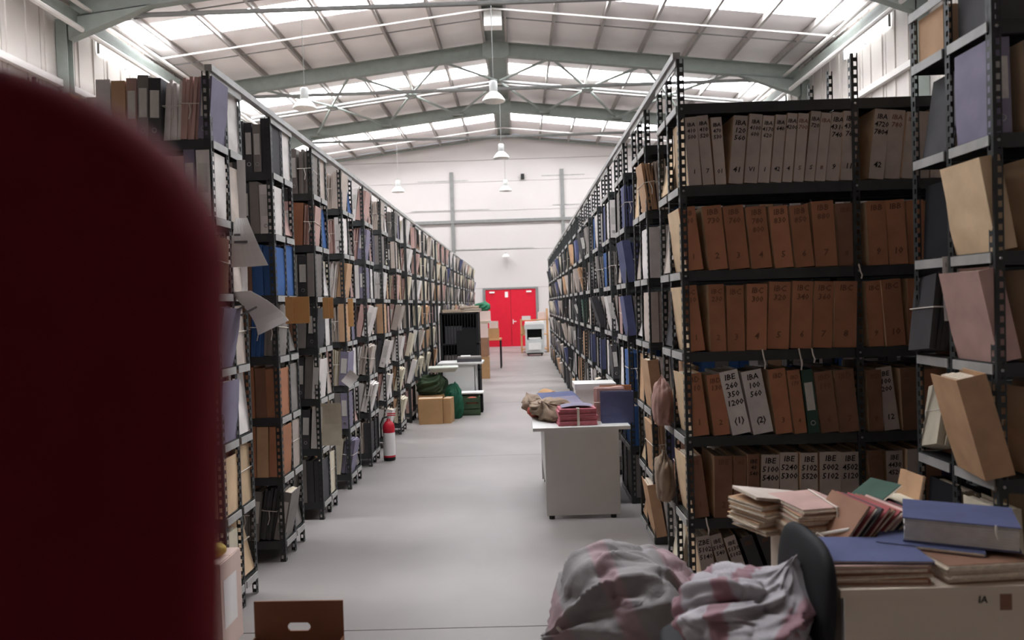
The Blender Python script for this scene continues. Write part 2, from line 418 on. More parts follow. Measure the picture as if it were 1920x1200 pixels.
# ================================================================== RACKS
HP = 2.97
def flange(b, H, holes, axis):
    ww = 0.037; t = 0.0
    def P(u, z): return (u, 0, z) if axis == 'x' else (0, u, z)
    if not holes:
        b.quad(P(0,0), P(ww,0), P(ww,H), P(0,H)); return
    p = 0.045; n_ = int(H / p); hw, hh = 0.015, 0.024
    a, c = (ww-hw)/2 + .004, (ww+hw)/2 + .004
    b.quad(P(0,0), P(a,0), P(a,H), P(0,H)); b.quad(P(c,0), P(ww,0), P(ww,H), P(c,H))
    for k in range(n_):
        z = k*p
        b.quad(P(a,z), P(c,z), P(c,z+p-hh), P(a,z+p-hh))
    b.quad(P(a,n_*p), P(c,n_*p), P(c,H), P(a,H))
def post_mesh(holes):
    b = MB(); flange(b, HP, holes, 'x'); flange(b, HP, holes, 'y'); return b.mesh('post', M_rack)
POST = {True: post_mesh(True), False: post_mesh(False)}
def shelf_mesh(L, dp):
    b = MB(); b.box(0, L, 0, dp, -0.006, 0); b.box(0, L, -0.002, 0.002, -0.055, 0.0); b.box(0, L, dp-.002, dp+.002, -0.04, 0.0)
    b.box(0, L, 0.002, 0.02, -0.055, -0.051)
    return b.mesh('shelf', M_rack)
bolt_me = MB().lathe([(0.0, 0.004), (0.005, 0.004), (0.007, 0.0)], 8).mesh('bolt', M_chrome)
def rack(X0, s, L, d0, dep, tiers, label, group, holes=True, nb=2, bay=0.93, split=False):
    r = thing('shelving_rack', label, 'shelving rack', (X0, d0, 0), 0, group)
    for k in range(nb + 1):
        x = s * bay * k
        if abs(x) > L: break
        put('post', POST[holes], r, (x, 0, 0), scale=(s, 1, 1))
        put('post', POST[holes], r, (x, dep/2 + .02, 0), scale=(s, -1, 1))
        put('post', POST[holes], r, (x, dep, 0), scale=(s, -1, 1))
    half = dep/2 - 0.012
    sp = [(0.004, bay-.004), (bay+.004, L)] if split else [(0.004, L)]
    for z in tiers:
        for (a, e) in sp:
            me = cached(('sh', round(e-a, 3), round(half, 3)), lambda: shelf_mesh(e-a, half))
            xx = s*a if s > 0 else s*e
            put('shelf', me, r, (xx, 0.006, z)); put('shelf', me, r, (xx, dep/2 + .006, z))
        bm_ = cached(('eb', round(dep, 3)), lambda: MB().box(-.003, .003, .02, dep/2-.01, -.045, -.005).box(-.003, .003, dep/2+.03, dep-.02, -.045, -.005).mesh('end_bar', M_bar))
        put('end_bar', bm_, r, (-s*.004, 0, z))
        if holes and split:
            for bx in (0.02, bay+.02):
                put('bolt', bolt_me, r, (s*bx, -.002, z-.028), (R(90), 0, 0))
    bm_ = cached(('tb', round(dep, 3)), lambda: MB().box(-.003, .003, .0, dep, -.04, -.0).mesh('top_bar', M_bar))
    put('top_bar', bm_, r, (-s*.004, 0, HP))
    return r

LT = [0.14, 0.57, 0.97, 1.38, 1.79, 2.20, 2.61]
RT = [0.05, 0.48, 0.93, 1.39, 1.83, 2.29, 2.73]
XLE, XRE = -1.62, 0.88
LP, LD = 0.975, 0.45
RP, RD = 1.05, 0.60
NLEFT, NRIGHT = 24, 18
INDL, INDR = 11, 11                                      # rows whose files are separate things
# colours of the end files: (front, rear) per rack and shelf, bottom to top
LEFT_END = {0: [('cream','beige'),('beige','beige'),('lavender','white'),('lavender','pale grey'),('dark brown','pale grey'),('white','pale grey'),('lavender','white')],
 1: [('grey','grey'),('brown','pale grey'),('brown','grey'),('grey','grey'),('blue','blue'),('white','pink-beige'),('dark grey','white')],
 2: [('dark grey','cream'),('white','beige'),('white','pale grey'),('dark grey','white'),('grey','white'),('pink-beige','blue'),('grey','pale grey')],
 3: [('lavender','grey'),('lavender','pink-beige'),('lavender','white'),('tan','lavender'),('tan','pink-beige'),('white','grey'),('pale grey','blue')],
 4: [('dark grey','black'),('lavender','dark grey'),('lavender','grey'),('lavender','pale grey'),('lavender','white'),('lavender','pink-beige'),('pink-beige','pink-beige')]}
LEFT_FRONT = {1: [['dark grey','grey'],['tan','brown'],['dark brown','brown'],['blue','dark brown'],['blue','dark brown'],['grey','dark grey'],['grey','dark grey']],
 2: [['dark grey','grey'],['dark grey','green'],['grey','dark grey'],['grey','dark brown'],['dark grey','grey'],['brown','pink-beige'],['grey','dark grey']]}
RIGHT_END = {0: [('cream','cream'),('tan','dark brown'),('tan','tan'),('tan','dark grey'),('tan','pale grey'),('beige','beige')],
 1: [('tan','tan'),('tan','beige'),('tan','tan'),('pale grey','white'),('white','pale grey'),('tan','beige')],
 2: [('grey','grey'),('blue','navy'),('blue','white'),('navy','pink-beige'),('navy','pale grey'),('navy','grey')],
 3: [('grey','navy'),('navy','blue'),('dark grey','white'),('white','grey'),('grey','blue'),('white','navy')]}
def pick(side, k):
    if side == 'left':
        if k < 8: return rnd.choices(['pink-beige','pale grey','lavender','grey','white','dark grey','tan','cream'], [5,5,2,2.5,5,1,2,3])[0]
        return rnd.choices(['pink-beige','pale grey','cream','white','grey','tan','navy','dark grey'], [3,4,5,4,2,2,.5,1])[0]
    if k < 9: return rnd.choices(['dark grey','grey','navy','white','pale grey','tan','blue','green'], [4,4,2,2.5,2.5,1.5,1.2,.5])[0]
    return rnd.choices(['grey','pale grey','cream','white','dark grey','navy','tan'], [4,4,3,2,2,1,2])[0]
def rank(k): return 'nearest' if k == 0 else ORD[k+1] + ' nearest'
def kind_for(c):
    if c in ('grey','dark grey','black','lavender','green','white'): return rnd.choices(['binder','folder','bundle'], [5,3,1])[0]
    if c in ('pink-beige','pale grey','cream'): return rnd.choices(['folder','bundle','binder'], [3,5,1])[0]
    return rnd.choices(['folder','bundle'], [4,1])[0]
KN = {'folder': 'folder', 'binder': 'ring binder', 'bundle': 'tied paper bundle'}
FAR = MB(); FARM = list(PAL.keys())
def fill_row(side, k, X0, s, d0, dep, tiers, hfile, nfront, individual):
    fd = min(dep/2 - .01, 0.275)
    for ti, z in enumerate(tiers):
        for face in ('f', 'r'):
            if k == 0 and side == 'right' and face == 'f': x = 1.95
            elif individual: x = .15 + .12*(nfront if face == 'f' else 1) * .85
            else: x = .24
            end = 5.6 if (side == 'left' and ti == len(tiers)-1) else x + (1.3 if k < 12 else .5)
            y = d0 + .012 if face == 'f' else d0 + dep - .012 - fd
            while x < end:
                t = rnd.uniform(.055, .1); xa, xb = sorted((X0 + s*x, X0 + s*(x + t - .004)))
                FAR.box(xa, xb, y + rnd.uniform(0, .02), y + fd - rnd.uniform(0, .02), z, z + hfile*rnd.uniform(.86, 1.0), FARM.index(pick(side, k)))
                x += t
        if individual:
            ends = (LEFT_END if side == 'left' else RIGHT_END).get(k)
            for face in ('f', 'r'):
                x = 0.012; num = nfront if face == 'f' else 1
                lean = max(0, rnd.gauss(5.5, 6)) if rnd.random() < .8 else 0.0
                lean = min(lean, 17)
                if k == 0 and side == 'right': lean = rnd.choice([9, 11, 12, 13, 8])
                for j in range(num):
                    if j == 0: c = ends[ti][0 if face == 'f' else 1] if ends else pick(side, k)
                    else:
                        lf = LEFT_FRONT.get(k) if side == 'left' else None
                        c = lf[ti][min(j-1, 1)] if lf and face == 'f' else pick(side, k)
                    if side == 'left' and 4 <= k <= 9 and ti in (1, 2, 3) and j == 0 and face == 'f' and rnd.random() < .75:
                        c = rnd.choice(['white', 'cream', 'pale grey']); lean = rnd.uniform(9, 17)
                    kd = kind_for(c); t = rnd.uniform(.05, .085) if kd != 'bundle' else rnd.uniform(.06, .1)
                    h = hfile * rnd.uniform(.92, 1.02)
                    a = R(lean) * (1 if j == 0 else .75**j); a_ = -s * a
                    xx = X0 + s*(x + t/2)
                    y = d0 + .012 + fd/2 if face == 'f' else d0 + dep - .012 - fd/2
                    out = rnd.uniform(0, .02)
                    y += -out if face == 'f' else out
                    pos = ('rear aisle end' if face == 'r' else 'aisle end') if j == 0 else ORD[j+1] + ' from aisle end'
                    lab = '%s %s, %s, %s shelf up, %s %s rack' % (c, KN[kd], pos, ORD[ti+1], rank(k), side)
                    put_file(kd, c, t, h, fd, (xx, y, z), a_, (R(180) if face == 'r' else 0) + R(rnd.uniform(-2, 2)), 0, label=lab,
                             group='files in the %s hand racks' % side, detail=2 if k < 8 else 1)
                    x += t / max(.8, math.cos(a)) + .004
        else:
            for face in ('f', 'r'):
                c = pick(side, k); t = rnd.uniform(.06, .1); h = hfile*rnd.uniform(.88, 1.03); a = -s*R(min(16, max(0, rnd.gauss(6, 6))))
                y = d0 + .012 + fd/2 if face == 'f' else d0 + dep - .012 - fd/2
                M = Matrix.Translation((X0 + s*(.012 + t/2), y, z + t/2*abs(math.sin(a)))) @ Matrix.Rotation(a, 4, 'Y') @ Matrix.Rotation(R(rnd.uniform(-6, 6)), 4, 'Z')
                FAR.obox(M, t, fd, h, FARM.index(c))
                c = pick(side, k); t2 = rnd.uniform(.05, .09)
                M = Matrix.Translation((X0 + s*(.02 + t + t2/2), y, z)) 
                FAR.obox(M, t2, fd, hfile*rnd.uniform(.9, 1), FARM.index(c))

for k in range(NLEFT):
    d0 = 3.98 + LP*k; near = k < 7
    rack(XLE, -1, 5.9, d0, LD, LT, 'dark slotted steel shelving rack, %s on the left of the aisle' % rank(k), 'shelving racks on the left', near, 2 if k < 6 else 1)
    fill_row('left', k, XLE, -1, d0, LD, LT, 0.345, 8 if k == 0 else 4 if k < 4 else 2, k < INDL)
for k in range(NRIGHT):
    d0 = 4.05 + RP*k; near = k < 7
    rack(XRE, 1, 5.6, d0, RD, RT, 'dark slotted steel shelving rack, %s on the right of the aisle' % rank(k), 'shelving racks on the right', near, 2 if k < 6 else 1, split=(k == 0))
    fill_row('right', k, XRE, 1, d0, RD, RT[:6], 0.355, 0 if k == 0 else 2 if k < 5 else 1, k < INDR)
o = FAR.build('packed_files', [fm(c) for c in FARM]); o['kind'] = 'stuff'; tag(o, 'mass of files packed deep inside the racks and towards the red door', 'files')
# rails tying the rack tops together
tag(MB().box(XLE-.02, XLE+.02, 3.98, 3.98+LP*23+.45, HP, HP+.035).build('tie_rail', M_bar), 'pale steel rail along the tops of the left racks', 'rail')
tag(MB().box(XRE-.02, XRE+.02, 4.05, 4.05+RP*17+.6, HP, HP+.035).build('tie_rail', M_bar), 'pale steel rail along the tops of the right racks', 'rail')

# ------------------------------------------------------------------ the rack whose files face the camera (right, nearest the desk)
def PX(px, z): 
    ypx = 570 + (CAM_H - z) * 1400 / 4.05
    return (px - 975 - .0305*(ypx - 570)) * 4.05 / 1400
NUM = ['II', 'III', '41', '42', '7', '(2)', '(3)', '11', '12', '14', '(1)', '9']
def face_tier(ti, row, h, order):
    z = RT[ti]; tname = ['bottom shelf', 'second shelf up', 'third shelf up', 'third shelf down', 'second shelf down', 'top shelf'][ti]
    for j, (a, b, lean, c, top, low, strong) in enumerate(row):
        if j == 0 and ti in (1, 2, 3, 4): lean = -6.5; a -= 3; b -= 6
        x0, x1 = PX(a, z), PX(b, z); t = (x1 - x0) * math.cos(R(lean)) - .003
        kd = 'binder' if c == 'green' else 'folder'
        y = 4.05 + .012 + .275/2 + rnd.uniform(-.008, .012)
        put_file(kd, c, t, h*rnd.uniform(.985, 1.015), 0.275, ((x0+x1)/2, y, z), R(lean), 0, 0, (top, low) if top else None, M_ink if strong else M_inkf,
                 '%s %s, %s from left on %s of the rack facing camera' % (c, 'ring binder' if kd == 'binder' else 'archive folder', ORD[j+1], tname),
                 'archive folders facing the camera', 2, .043 if t > .09 else .037 if t > .07 else .03, side='beige' if c in ('brown', 'dark brown', 'pale grey') else None)
B, P_, T_ = 'brown', 'pale grey', 'dark brown'
face_tier(5, [(1290,1315,-3,P_,'IBA\n410\n500','1',1),(1316,1338,-4,P_,'IBA\n410\n520','7',1),(1340,1361,-3,P_,'IBA\n470\n530','01',1),(1364,1391,6,P_,'IBA\n120\n560','41',1),
  (1392,1417,6,P_,'IBA\n4100\n600','V1',1),(1418,1440,6,P_,'IBA\n4170\n620','1',1),(1441,1462,6,P_,'IBA\n640','42',1),(1463,1482,6,P_,'IBA\n4200','4',1),(1483,1503,6,P_,'IBA\n700','5',0),
  (1504,1523,7,P_,'IBA\n720','S',1),(1524,1544,7,P_,'IBA','8',0),(1545,1571,7,P_,'IBA\n4310\n740','9',1),(1572,1600,4,P_,'IBA\n4350\n760','11',1),
  (1624,1653,7,P_,'IBA\n4720\n7804','42',1),(1654,1684,6,P_,'IBA\n780','',0),(1685,1706,6,P_,'IBA','',0),(1708,1738,4,P_,None,'',0),(1740,1770,3,P_,None,'',0)], .37, 1)
face_tier(4, [(1290,1325,-4,B,'IBB\n710','1',0),(1328,1364,-5,B,'IBB\n730','2',0),(1367,1406,-5,B,'IBB\n760','3',0),(1409,1447,-5,B,'IBB\n780\n800','4',0),
  (1452,1487,-5,B,'IBB\n830','5',0),(1490,1525,-5,B,'IBB\n850','6',0),(1528,1570,-3,B,'IBB\n880','7',0),(1572,1602,-1,T_,'IBB','8',0),
  (1626,1662,-2,B,'IBB','9',0),(1664,1700,-3,B,'IBB','10',0),(1702,1735,-2,B,None,'',0),(1737,1770,-2,B,None,'',0)], .345, 2)
face_tier(3, [(1298,1330,-2,B,'IBC\n210','1',0),(1332,1362,-1,B,'IBC\n230','2',0),(1364,1397,0,B,'IBC','3',0),(1399,1437,2,B,'IBC\n300','4',0),(1439,1480,3,B,'IBC\n320','5',0),
  (1483,1522,3,B,'IBC\n340','6',0),(1524,1560,3,B,'IBC\n360','7',0),(1562,1604,2,B,'IBC','8',0),(1629,1658,-2,B,'IBC','9',0),(1660,1696,-4,B,'IBC','10',0),(1702,1735,0,B,None,'',0),(1737,1770,0,B,None,'',0)], .36, 3)
face_tier(2, [(1302,1338,-4,B,'IBD\n110','1',0),(1340,1371,-6,B,'IBD\n130','2',0),(1374,1410,-11,'white','IBE\n260\n350\n1200','(1)',1),(1413,1452,-10,'white','IBA\n100\n560','(2)',1),
  (1456,1488,-6,B,'IBD','3',0),(1490,1514,-6,B,'IBD\n170','4',0),(1516,1538,-6,'green',None,'',0),(1540,1574,-6,T_,'IBD\n110','6',0),(1576,1612,-5,T_,'IBD','7',0),
  (1631,1658,-1,T_,'IBD','8',0),(1660,1690,-7,P_,'IBE\n100\n200','12',1),(1694,1725,-2,T_,'IBD','',0),(1728,1762,0,B,None,'',0)], .345, 4)
face_tier(1, [(1306,1340,0,T_,'IBE','1',0),(1342,1376,1,T_,'IBE','2',0),(1378,1402,2,T_,'IBE','3',0),(1404,1426,1,T_,'IBE\n40\n540','4',1),(1428,1463,2,P_,'IBE\n5100\n5400','6',1),
  (1465,1500,1,P_,'IBE\n5240\n5300','7',1),(1502,1535,1,P_,'IBE\n5102\n5520','8',1),(1538,1578,1,P_,'IBE\n5002\n5102','101',1),(1580,1618,-1,P_,'IBE\n4502\n5120','102',1),
  (1638,1664,-3,T_,'IBE','',0),(1668,1700,-1,P_,'IBE\n4430\n4520','',1),(1703,1735,0,P_,None,'',0),(1738,1768,0,T_,None,'',0)], .345, 5)
face_tier(0, [(1326,1354,-9,P_,'ZBE\n5102\n5140','9',1),(1365,1389,-15,P_,'IBE\n5100\n540','16',1),(1396,1420,-18,P_,'IBE\n5130\n5102','17',1),(1428,1454,-19,'dark grey','IBE','',0),(1462,1488,-19,'dark grey','IBE','',0),
  (1496,1525,-15,'dark grey',None,'',0),(1530,1560,-10,'dark grey',None,'',0),(1640,1668,0,'dark grey',None,'',0)], .345, 6)
# loose white ties hanging from the shelf lips
for i, (px, z, ln) in enumerate(((1428, 1.365, .075), (1496, 1.365, .085), (1520, 1.365, .05), (1325, .46, .06), (1606, 1.81, .05))):
    x = PX(px, z)
    tag(MB().tube([(x, 4.045, z+.03), (x+.004, 4.036, z-.01), (x+.012, 4.034, z-ln*.6), (x+.008, 4.036, z-ln)], .004, 6).build('tie_string', M_string),
        'white string over the %s on the rack facing camera' % ['white folders', 'middle brown folders', 'green binder', 'bottom shelf folders', 'fourth shelf, beside the middle post'][i], 'string', 'strings hanging from the shelves')

# ------------------------------------------------------------------ near rack on the right, set back behind the desk
NX, ND = 1.86, 2.94
rack(NX, 1, 4.6, ND, 0.60, RT, 'dark slotted steel shelving rack at the right edge, behind the littered desk', 'shelving racks on the right', True, 2, split=True)
g = 'files in the right hand edge rack'
def nf(kind, c, ti, y, x, t, h, lean, dep, what, text=None, ink=None, rz=0, rx=0, side=None, ts=.035):
    return put_file(kind, c, t, h, dep, (NX + x, ND + y, RT[ti]), R(lean), R(rz), R(rx), text, ink, what, g, 2, ts, side=side)
# end files, front half
nf('binder', 'lavender', 5, .14, .05, .07, .37, -1, .24, 'lavender ring binder at top shelf end of the right edge rack')
nf('folder', 'beige', 4, .15, .055, .08, .37, -10, .27, 'large beige folder leaning out below the lavender binder')
nf('folder', 'pink-beige', 3, .15, .06, .09, .37, -12, .27, 'pinkish beige folder leaning out beside the hanging white card')
nf('folder', 'tan', 2, .12, .02, .11, .41, -14, .27, 'thick tan folder tipping out of the right edge rack above the desk', rz=-10)
nf('folder', 'cream', 1, .14, .07, .08, .33, -3, .25, 'cream folder low in the right edge rack behind the blue ledger')
# end files, rear half
nf('binder', 'dark grey', 5, .43, .05, .05, .35, -9, .24, 'dark grey binder at rear end of the right edge rack top shelf', rz=180)
nf('folder', 'navy', 5, .45, .12, .05, .35, -4, .24, 'navy folder behind the dark grey binder, right edge rack top shelf', rz=180)
nf('binder', 'black', 4, .45, .06, .06, .34, -3, .24, 'black binder with white ties at rear of the right edge rack', rz=180)
nf('bundle', 'dark grey', 3, .50, .0, .08, .36, -9, .27, 'dark bundle of loose papers sagging out beside the white card', rz=172, rx=6)
nf('bundle', 'dark brown', 3, .44, .1, .07, .34, -3, .27, 'dark brown bundle behind the sagging loose papers, right edge rack', rz=180)
nf('bundle', 'cream', 2, .47, .02, .08, .3, -14, .26, 'cream sheaf of papers slumping out behind the thick tan folder', rz=165, rx=14)
nf('folder', 'dark brown', 2, .45, .13, .07, .34, -2, .26, 'dark brown folder inside rear half, right edge rack', rz=180)
nf('binder', 'black', 1, .44, .06, .09, .33, -4, .25, 'black binder low at the rear of the right edge rack', rz=180)
# front facing files
rowsN = [('dark grey', None), ('dark brown', None), ('brown', None), ('brown', None), ('brown', None), ('pale grey', 'ZVS\n74\n1502')]
for ti in range(1, 6):
    c, tx = rowsN[ti]; x = .16 if ti not in (5,) else .14
    for j in range(5):
        t = rnd.uniform(.09, .115)
        put_file('folder', c, t, .36, .275, (NX + x + t/2, ND + .15, RT[ti]), R(-1.5 if j else -2), 0, 0, (tx, '(5)') if tx and j < 2 else None, M_inkf,
                 '%s folder, %s from the corner post, %s shelf up, right edge rack' % (c, ORD[j+2], ORD[ti+1]), g, 2, .034, side='beige')
        x += t + .006
# boxes above the near rack
tag(MB().box(NX+.05, NX+.5, ND+.05, ND+.3, RT[6]+.001, RT[6]+.3).build('storage_box', fm('dark grey')), 'dark grey storage box on top of the right edge rack', 'box')
tag(MB().box(NX+.02, NX+.4, ND+.36, ND+.56, RT[6]+.001, RT[6]+.2).build('storage_box', fm('tan')), 'tan storage box on top of the right edge rack, rear', 'box')

def sheet(pts, bow, nu=6, nv=6, th=.0012):
    """curved paper from four corners (tl, tr, br, bl), bowed along its normal, with real thickness"""
    tl, tr, br, bl = [Vector(p) for p in pts]; nrm = (tr - tl).cross(bl - tl).normalized()
    b = MB(); G = []
    for j in range(nv + 1):
        v = j / nv; row = []
        for i in range(nu + 1):
            u = i / nu
            p = (tl*(1-u) + tr*u)*(1-v) + (bl*(1-u) + br*u)*v
            p = p + nrm * (bow[0]*math.sin(math.pi*u) + bow[1]*math.sin(math.pi*v))
            row.append(p)
        G.append(row)
    for j in range(nv):
        for i in range(nu):
            a, b_, c, d = G[j][i], G[j][i+1], G[j+1][i+1], G[j+1][i]
            b.hexa([d, c, b_, a, d + nrm*th, c + nrm*th, b_ + nrm*th, a + nrm*th])
    return b
def at(px, py, d):
    """point at distance d down the hall, from where it shows"""
    q = .0305; dx = px - 975; dy = py - 570
    return Vector(((dx - q*dy) * d / 1400, d, CAM_H - (dy + q*dx) * d / 1400))
# white card on the near rack end
o = tag(sheet([(NX-.02, ND+.33, 1.83), (NX+.055, ND+.31, 1.83), (NX+.06, ND+.31, 1.55), (NX-.015, ND+.33, 1.55)], (.004, .006)).build('hanging_card', M_paper), 'narrow white card hanging on the end of the right edge rack', 'card')

# ------------------------------------------------------------------ soft things
def sack_mesh(name, rx, ry, rz, seed, m, wr=0.05, neck=None, flat=0.12, res=(44, 28)):
    """crumpled cloth sack: one continuous surface with folds running from a gathered neck, and a flat base"""
    nu, nv = res; b = MB(); off = Vector((seed*3.1, seed*1.7, seed*.9))
    nk = neck or (.3, -.2, .9, 0.0)
    nd = Vector(nk[:3]).normalized(); e1 = nd.orthogonal().normalized(); e2 = nd.cross(e1)
    e = lambda a, p: math.copysign(abs(a)**p, a)
    for j in range(nv + 1):
        th = math.pi * j / nv
        for i in range(nu):
            ph = 2*math.pi*i/nu
            d = Vector((math.sin(th)*math.cos(ph), math.sin(th)*math.sin(ph), -math.cos(th)))
            ca = max(-1, min(1, d.dot(nd))); al = math.acos(ca)
            c1, c2 = d.dot(e1), d.dot(e2); q = math.hypot(c1, c2) + 1e-6; c1 /= q; c2 /= q
            tw = al*.5; c1, c2 = c1*math.cos(tw) - c2*math.sin(tw), c1*math.sin(tw) + c2*math.cos(tw)
            rid = 1 - 2*abs(noise.noise(Vector((c1*2.3, c2*2.3, al*.8)) + off*1.7))
            rid2 = 1 - 2*abs(noise.noise(Vector((c1*4.6, c2*4.6, al*1.2)) + off*2.9))
            fall = math.sin(min(math.pi, al*1.25 + .25))*.5 + .5
            r = 1 + .13*noise.noise(d*1.2 + off) + .05*noise.noise(d*2.6 + off*1.3)
            r += wr*fall*(.8*(rid - .5) + .35*(rid2 - .5)) - wr*.9*max(0, .09 - abs(noise.noise(d*1.7 + off*.6)))*4
            p = Vector((e(d.x, .82)*rx*r, e(d.y, .82)*ry*r, e(d.z, .82)*rz*r))
            k = max(0, ca)**14
            if nk[3]:
                p += nd*nk[3]*k; perp = p - nd*p.dot(nd); p -= perp*.75*min(1, k*1.4)
            p.z = max(p.z, -rz*(1-flat)) + rz*(1-flat)
            b.v.append(tuple(p))
    for j in range(nv):
        for i in range(nu):
            a = j*nu + i; c = j*nu + (i+1) % nu
            b.f.append((a, c, c+nu, a+nu)); b.mi.append(0)
    return b.mesh(name, m, True)
def cloth_mat(name, base, stripe, s=5.0, bump=.4):
    m = bpy.data.materials.new(name); m.use_nodes = True; nt = m.node_tree; n = nt.nodes; l = nt.links; b = n['Principled BSDF']
    b.inputs['Roughness'].default_value = .6; b.inputs['Specular IOR Level'].default_value = .3
    tc = n.new('ShaderNodeTexCoord'); mp = n.new('ShaderNodeMapping'); mp.inputs['Rotation'].default_value = (.5, .3, .4)
    l.new(tc.outputs['Object'], mp.inputs['Vector'])
    w1 = n.new('ShaderNodeTexWave'); w1.inputs['Scale'].default_value = s*.35; w1.inputs['Distortion'].default_value = 1.2; w1.inputs['Detail'].default_value = 1
    l.new(mp.outputs[0], w1.inputs['Vector'])
    cr = n.new('ShaderNodeValToRGB'); cr.color_ramp.elements[0].position = .72; cr.color_ramp.elements[0].color = L3(base); cr.color_ramp.elements[1].position = .86; cr.color_ramp.elements[1].color = L3(stripe)
    l.new(w1.outputs['Fac'], cr.inputs['Fac']); 
    no = n.new('ShaderNodeTexNoise'); no.inputs['Scale'].default_value = 9; no.inputs['Detail'].default_value = 6; l.new(tc.outputs['Object'], no.inputs['Vector'])
    hs = n.new('ShaderNodeHueSaturation'); mr = n.new('ShaderNodeMapRange'); mr.inputs['From Min'].default_value = .3; mr.inputs['From Max'].default_value = .7; mr.inputs['To Min'].default_value = .82; mr.inputs['To Max'].default_value = 1.1
    l.new(no.outputs['Fac'], mr.inputs['Value']); l.new(mr.outputs[0], hs.inputs['Value']); l.new(cr.outputs[0], hs.inputs['Color']); l.new(hs.outputs[0], b.inputs['Base Color'])
    bp = n.new('ShaderNodeBump'); bp.inputs['Strength'].default_value = bump; bp.inputs['Distance'].default_value = .02; l.new(no.outputs['Fac'], bp.inputs['Height']); l.new(bp.outputs[0], b.inputs['Normal'])
    return m
M_sack = cloth_mat('woven_sack_grey_pink', (138,133,133), (154,130,134), 3.2)
M_sack2 = cloth_mat('woven_sack_pale_red', (160,155,158), (140,106,113), 5)
M_brsack = mat('brown_sack_cloth', (150,130,112), rough=.85, var=.2, scale=8, bump=.4)
M_green = mat('dark_green_cloth', (62,78,56), rough=.8, var=.25, scale=8, bump=.3)
s1 = thing('sack', 'bulging grey and pink woven sack on the floor below the facing rack', 'sack', (.43, 3.18, .001), .3)
put('sack_body', sack_mesh('sack_body', .31, .27, .33, 2, M_sack, .2, (-.95, -.25, .12, .12), .12, (110, 70)), s1)
MB().tube([(-.335, -.09, .36), (-.36, -.06, .39), (-.37, -.11, .38), (-.345, -.12, .35)], .008, 6).build('tie', M_string, s1)
s2 = thing('sack', 'pale grey sack with dark red stripes slumped on the black chair', 'sack', (.72, 2.5, .505), -.5)
put('sack_body', sack_mesh('sack_body', .21, .22, .125, 5, M_sack2, .34, (.55, .35, .75, .06), .12, (110, 70)), s2)

# black office chair facing the aisle
ch = thing('office_chair', 'black office chair turned to the aisle with its back against the desk', 'chair', (.69, 2.55, 0))
def pad(cx, cy, cz, sx, sy, sz, m, parent, name, rot=(0,0,0), p=4.0, smooth=True):
    b = MB(); nu, nv = 28, 16; e = lambda a, q: math.copysign(abs(a)**q, a)
    for j in range(nv+1):
        th = math.pi*j/nv
        for i in range(nu):
            ph = 2*math.pi*i/nu
            x = e(math.sin(th), 2/p)*e(math.cos(ph), 2/p); y = e(math.sin(th), 2/p)*e(math.sin(ph), 2/p); z = -e(math.cos(th), 2/p)
            b.v.append((x*sx/2, y*sy/2, z*sz/2))
    for j in range(nv):
        for i in range(nu):
            a = j*nu+i; c = j*nu+(i+1) % nu; b.f.append((a, c, c+nu, a+nu)); b.mi.append(0)
    return b.build(name, m, parent, (cx, cy, cz), rot, smooth)
M_fab = mat('black_upholstery', (26,26,28), rough=.7, var=.15, scale=30)
pad(0, 0, .455, .46, .46, .08, M_fab, ch, 'seat')
pad(.255, 0, .67, .065, .46, .42, M_fab, ch, 'backrest', (0, R(4), 0), 3.2)
MB().tube([(.05, 0, .41), (.3, 0, .41), (.315, 0, .5), (.3, 0, .7)], .018, 8).build('back_arm', M_dark, ch)
MB().tube([(0, 0, .10), (0, 0, .42)], .028, 12).build('gas_lift', M_dark, ch)
for k in range(5):
    a = k*2*math.pi/5 + .3; cx, cy = math.cos(a), math.sin(a)
    lg = MB().tube([(0, 0, .12), (cx*.14, cy*.14, .105), (cx*.25, cy*.25, .075)], [.03, .024, .018], 8).build('leg', M_dark, ch)
    MB().tube([(cx*.25 - cy*.02, cy*.25 + cx*.02, .03), (cx*.25 + cy*.02, cy*.25 - cx*.02, .03)], .028, 12).build('castor', M_dark, lg)

# littered desk in the right foreground
M_desk = mat('beige_desk_board', (206,192,174), rough=.6, var=.05, scale=3)
M_deskg = mat('grey_desk_board', (212,211,208), rough=.5, var=.05, scale=3)
DXa, DXb, DYa, DYb = 1.0, 1.60, 2.36, 3.06
dk = thing('desk', 'beige desk heaped with files in the right foreground', 'desk', (0, 0, 0))
MB().box(DXa-.02, DXb+.02, DYa-.02, DYb+.02, .725, .75).build('desk_top', M_desk, dk)
MB().box(DXa, DXb, DYa, DYa+.02, .02, .725).build('front_panel', M_desk, dk)
MB().box(DXa, DXa+.022, DYa+.02, DYb, .0, .725).build('side_panel', M_desk, dk)
MB().box(DXb-.022, DXb, DYa+.02, DYb, .0, .725).build('side_panel', M_desk, dk)
MB().box(DXa-.003, DXa+.0, DYa-.002, DYa+.02, .02, .725).build('edge_band', M_white, dk)
put('stencil_mark', text_mesh('IA', .032, M_ink), dk, (1.435, DYa-.001, .69), (R(90), 0, 0))
MB().box(1.49, 1.527, DYa-.0015, DYa, .665, .73).build('tape_patch', fm('dark brown'), dk)

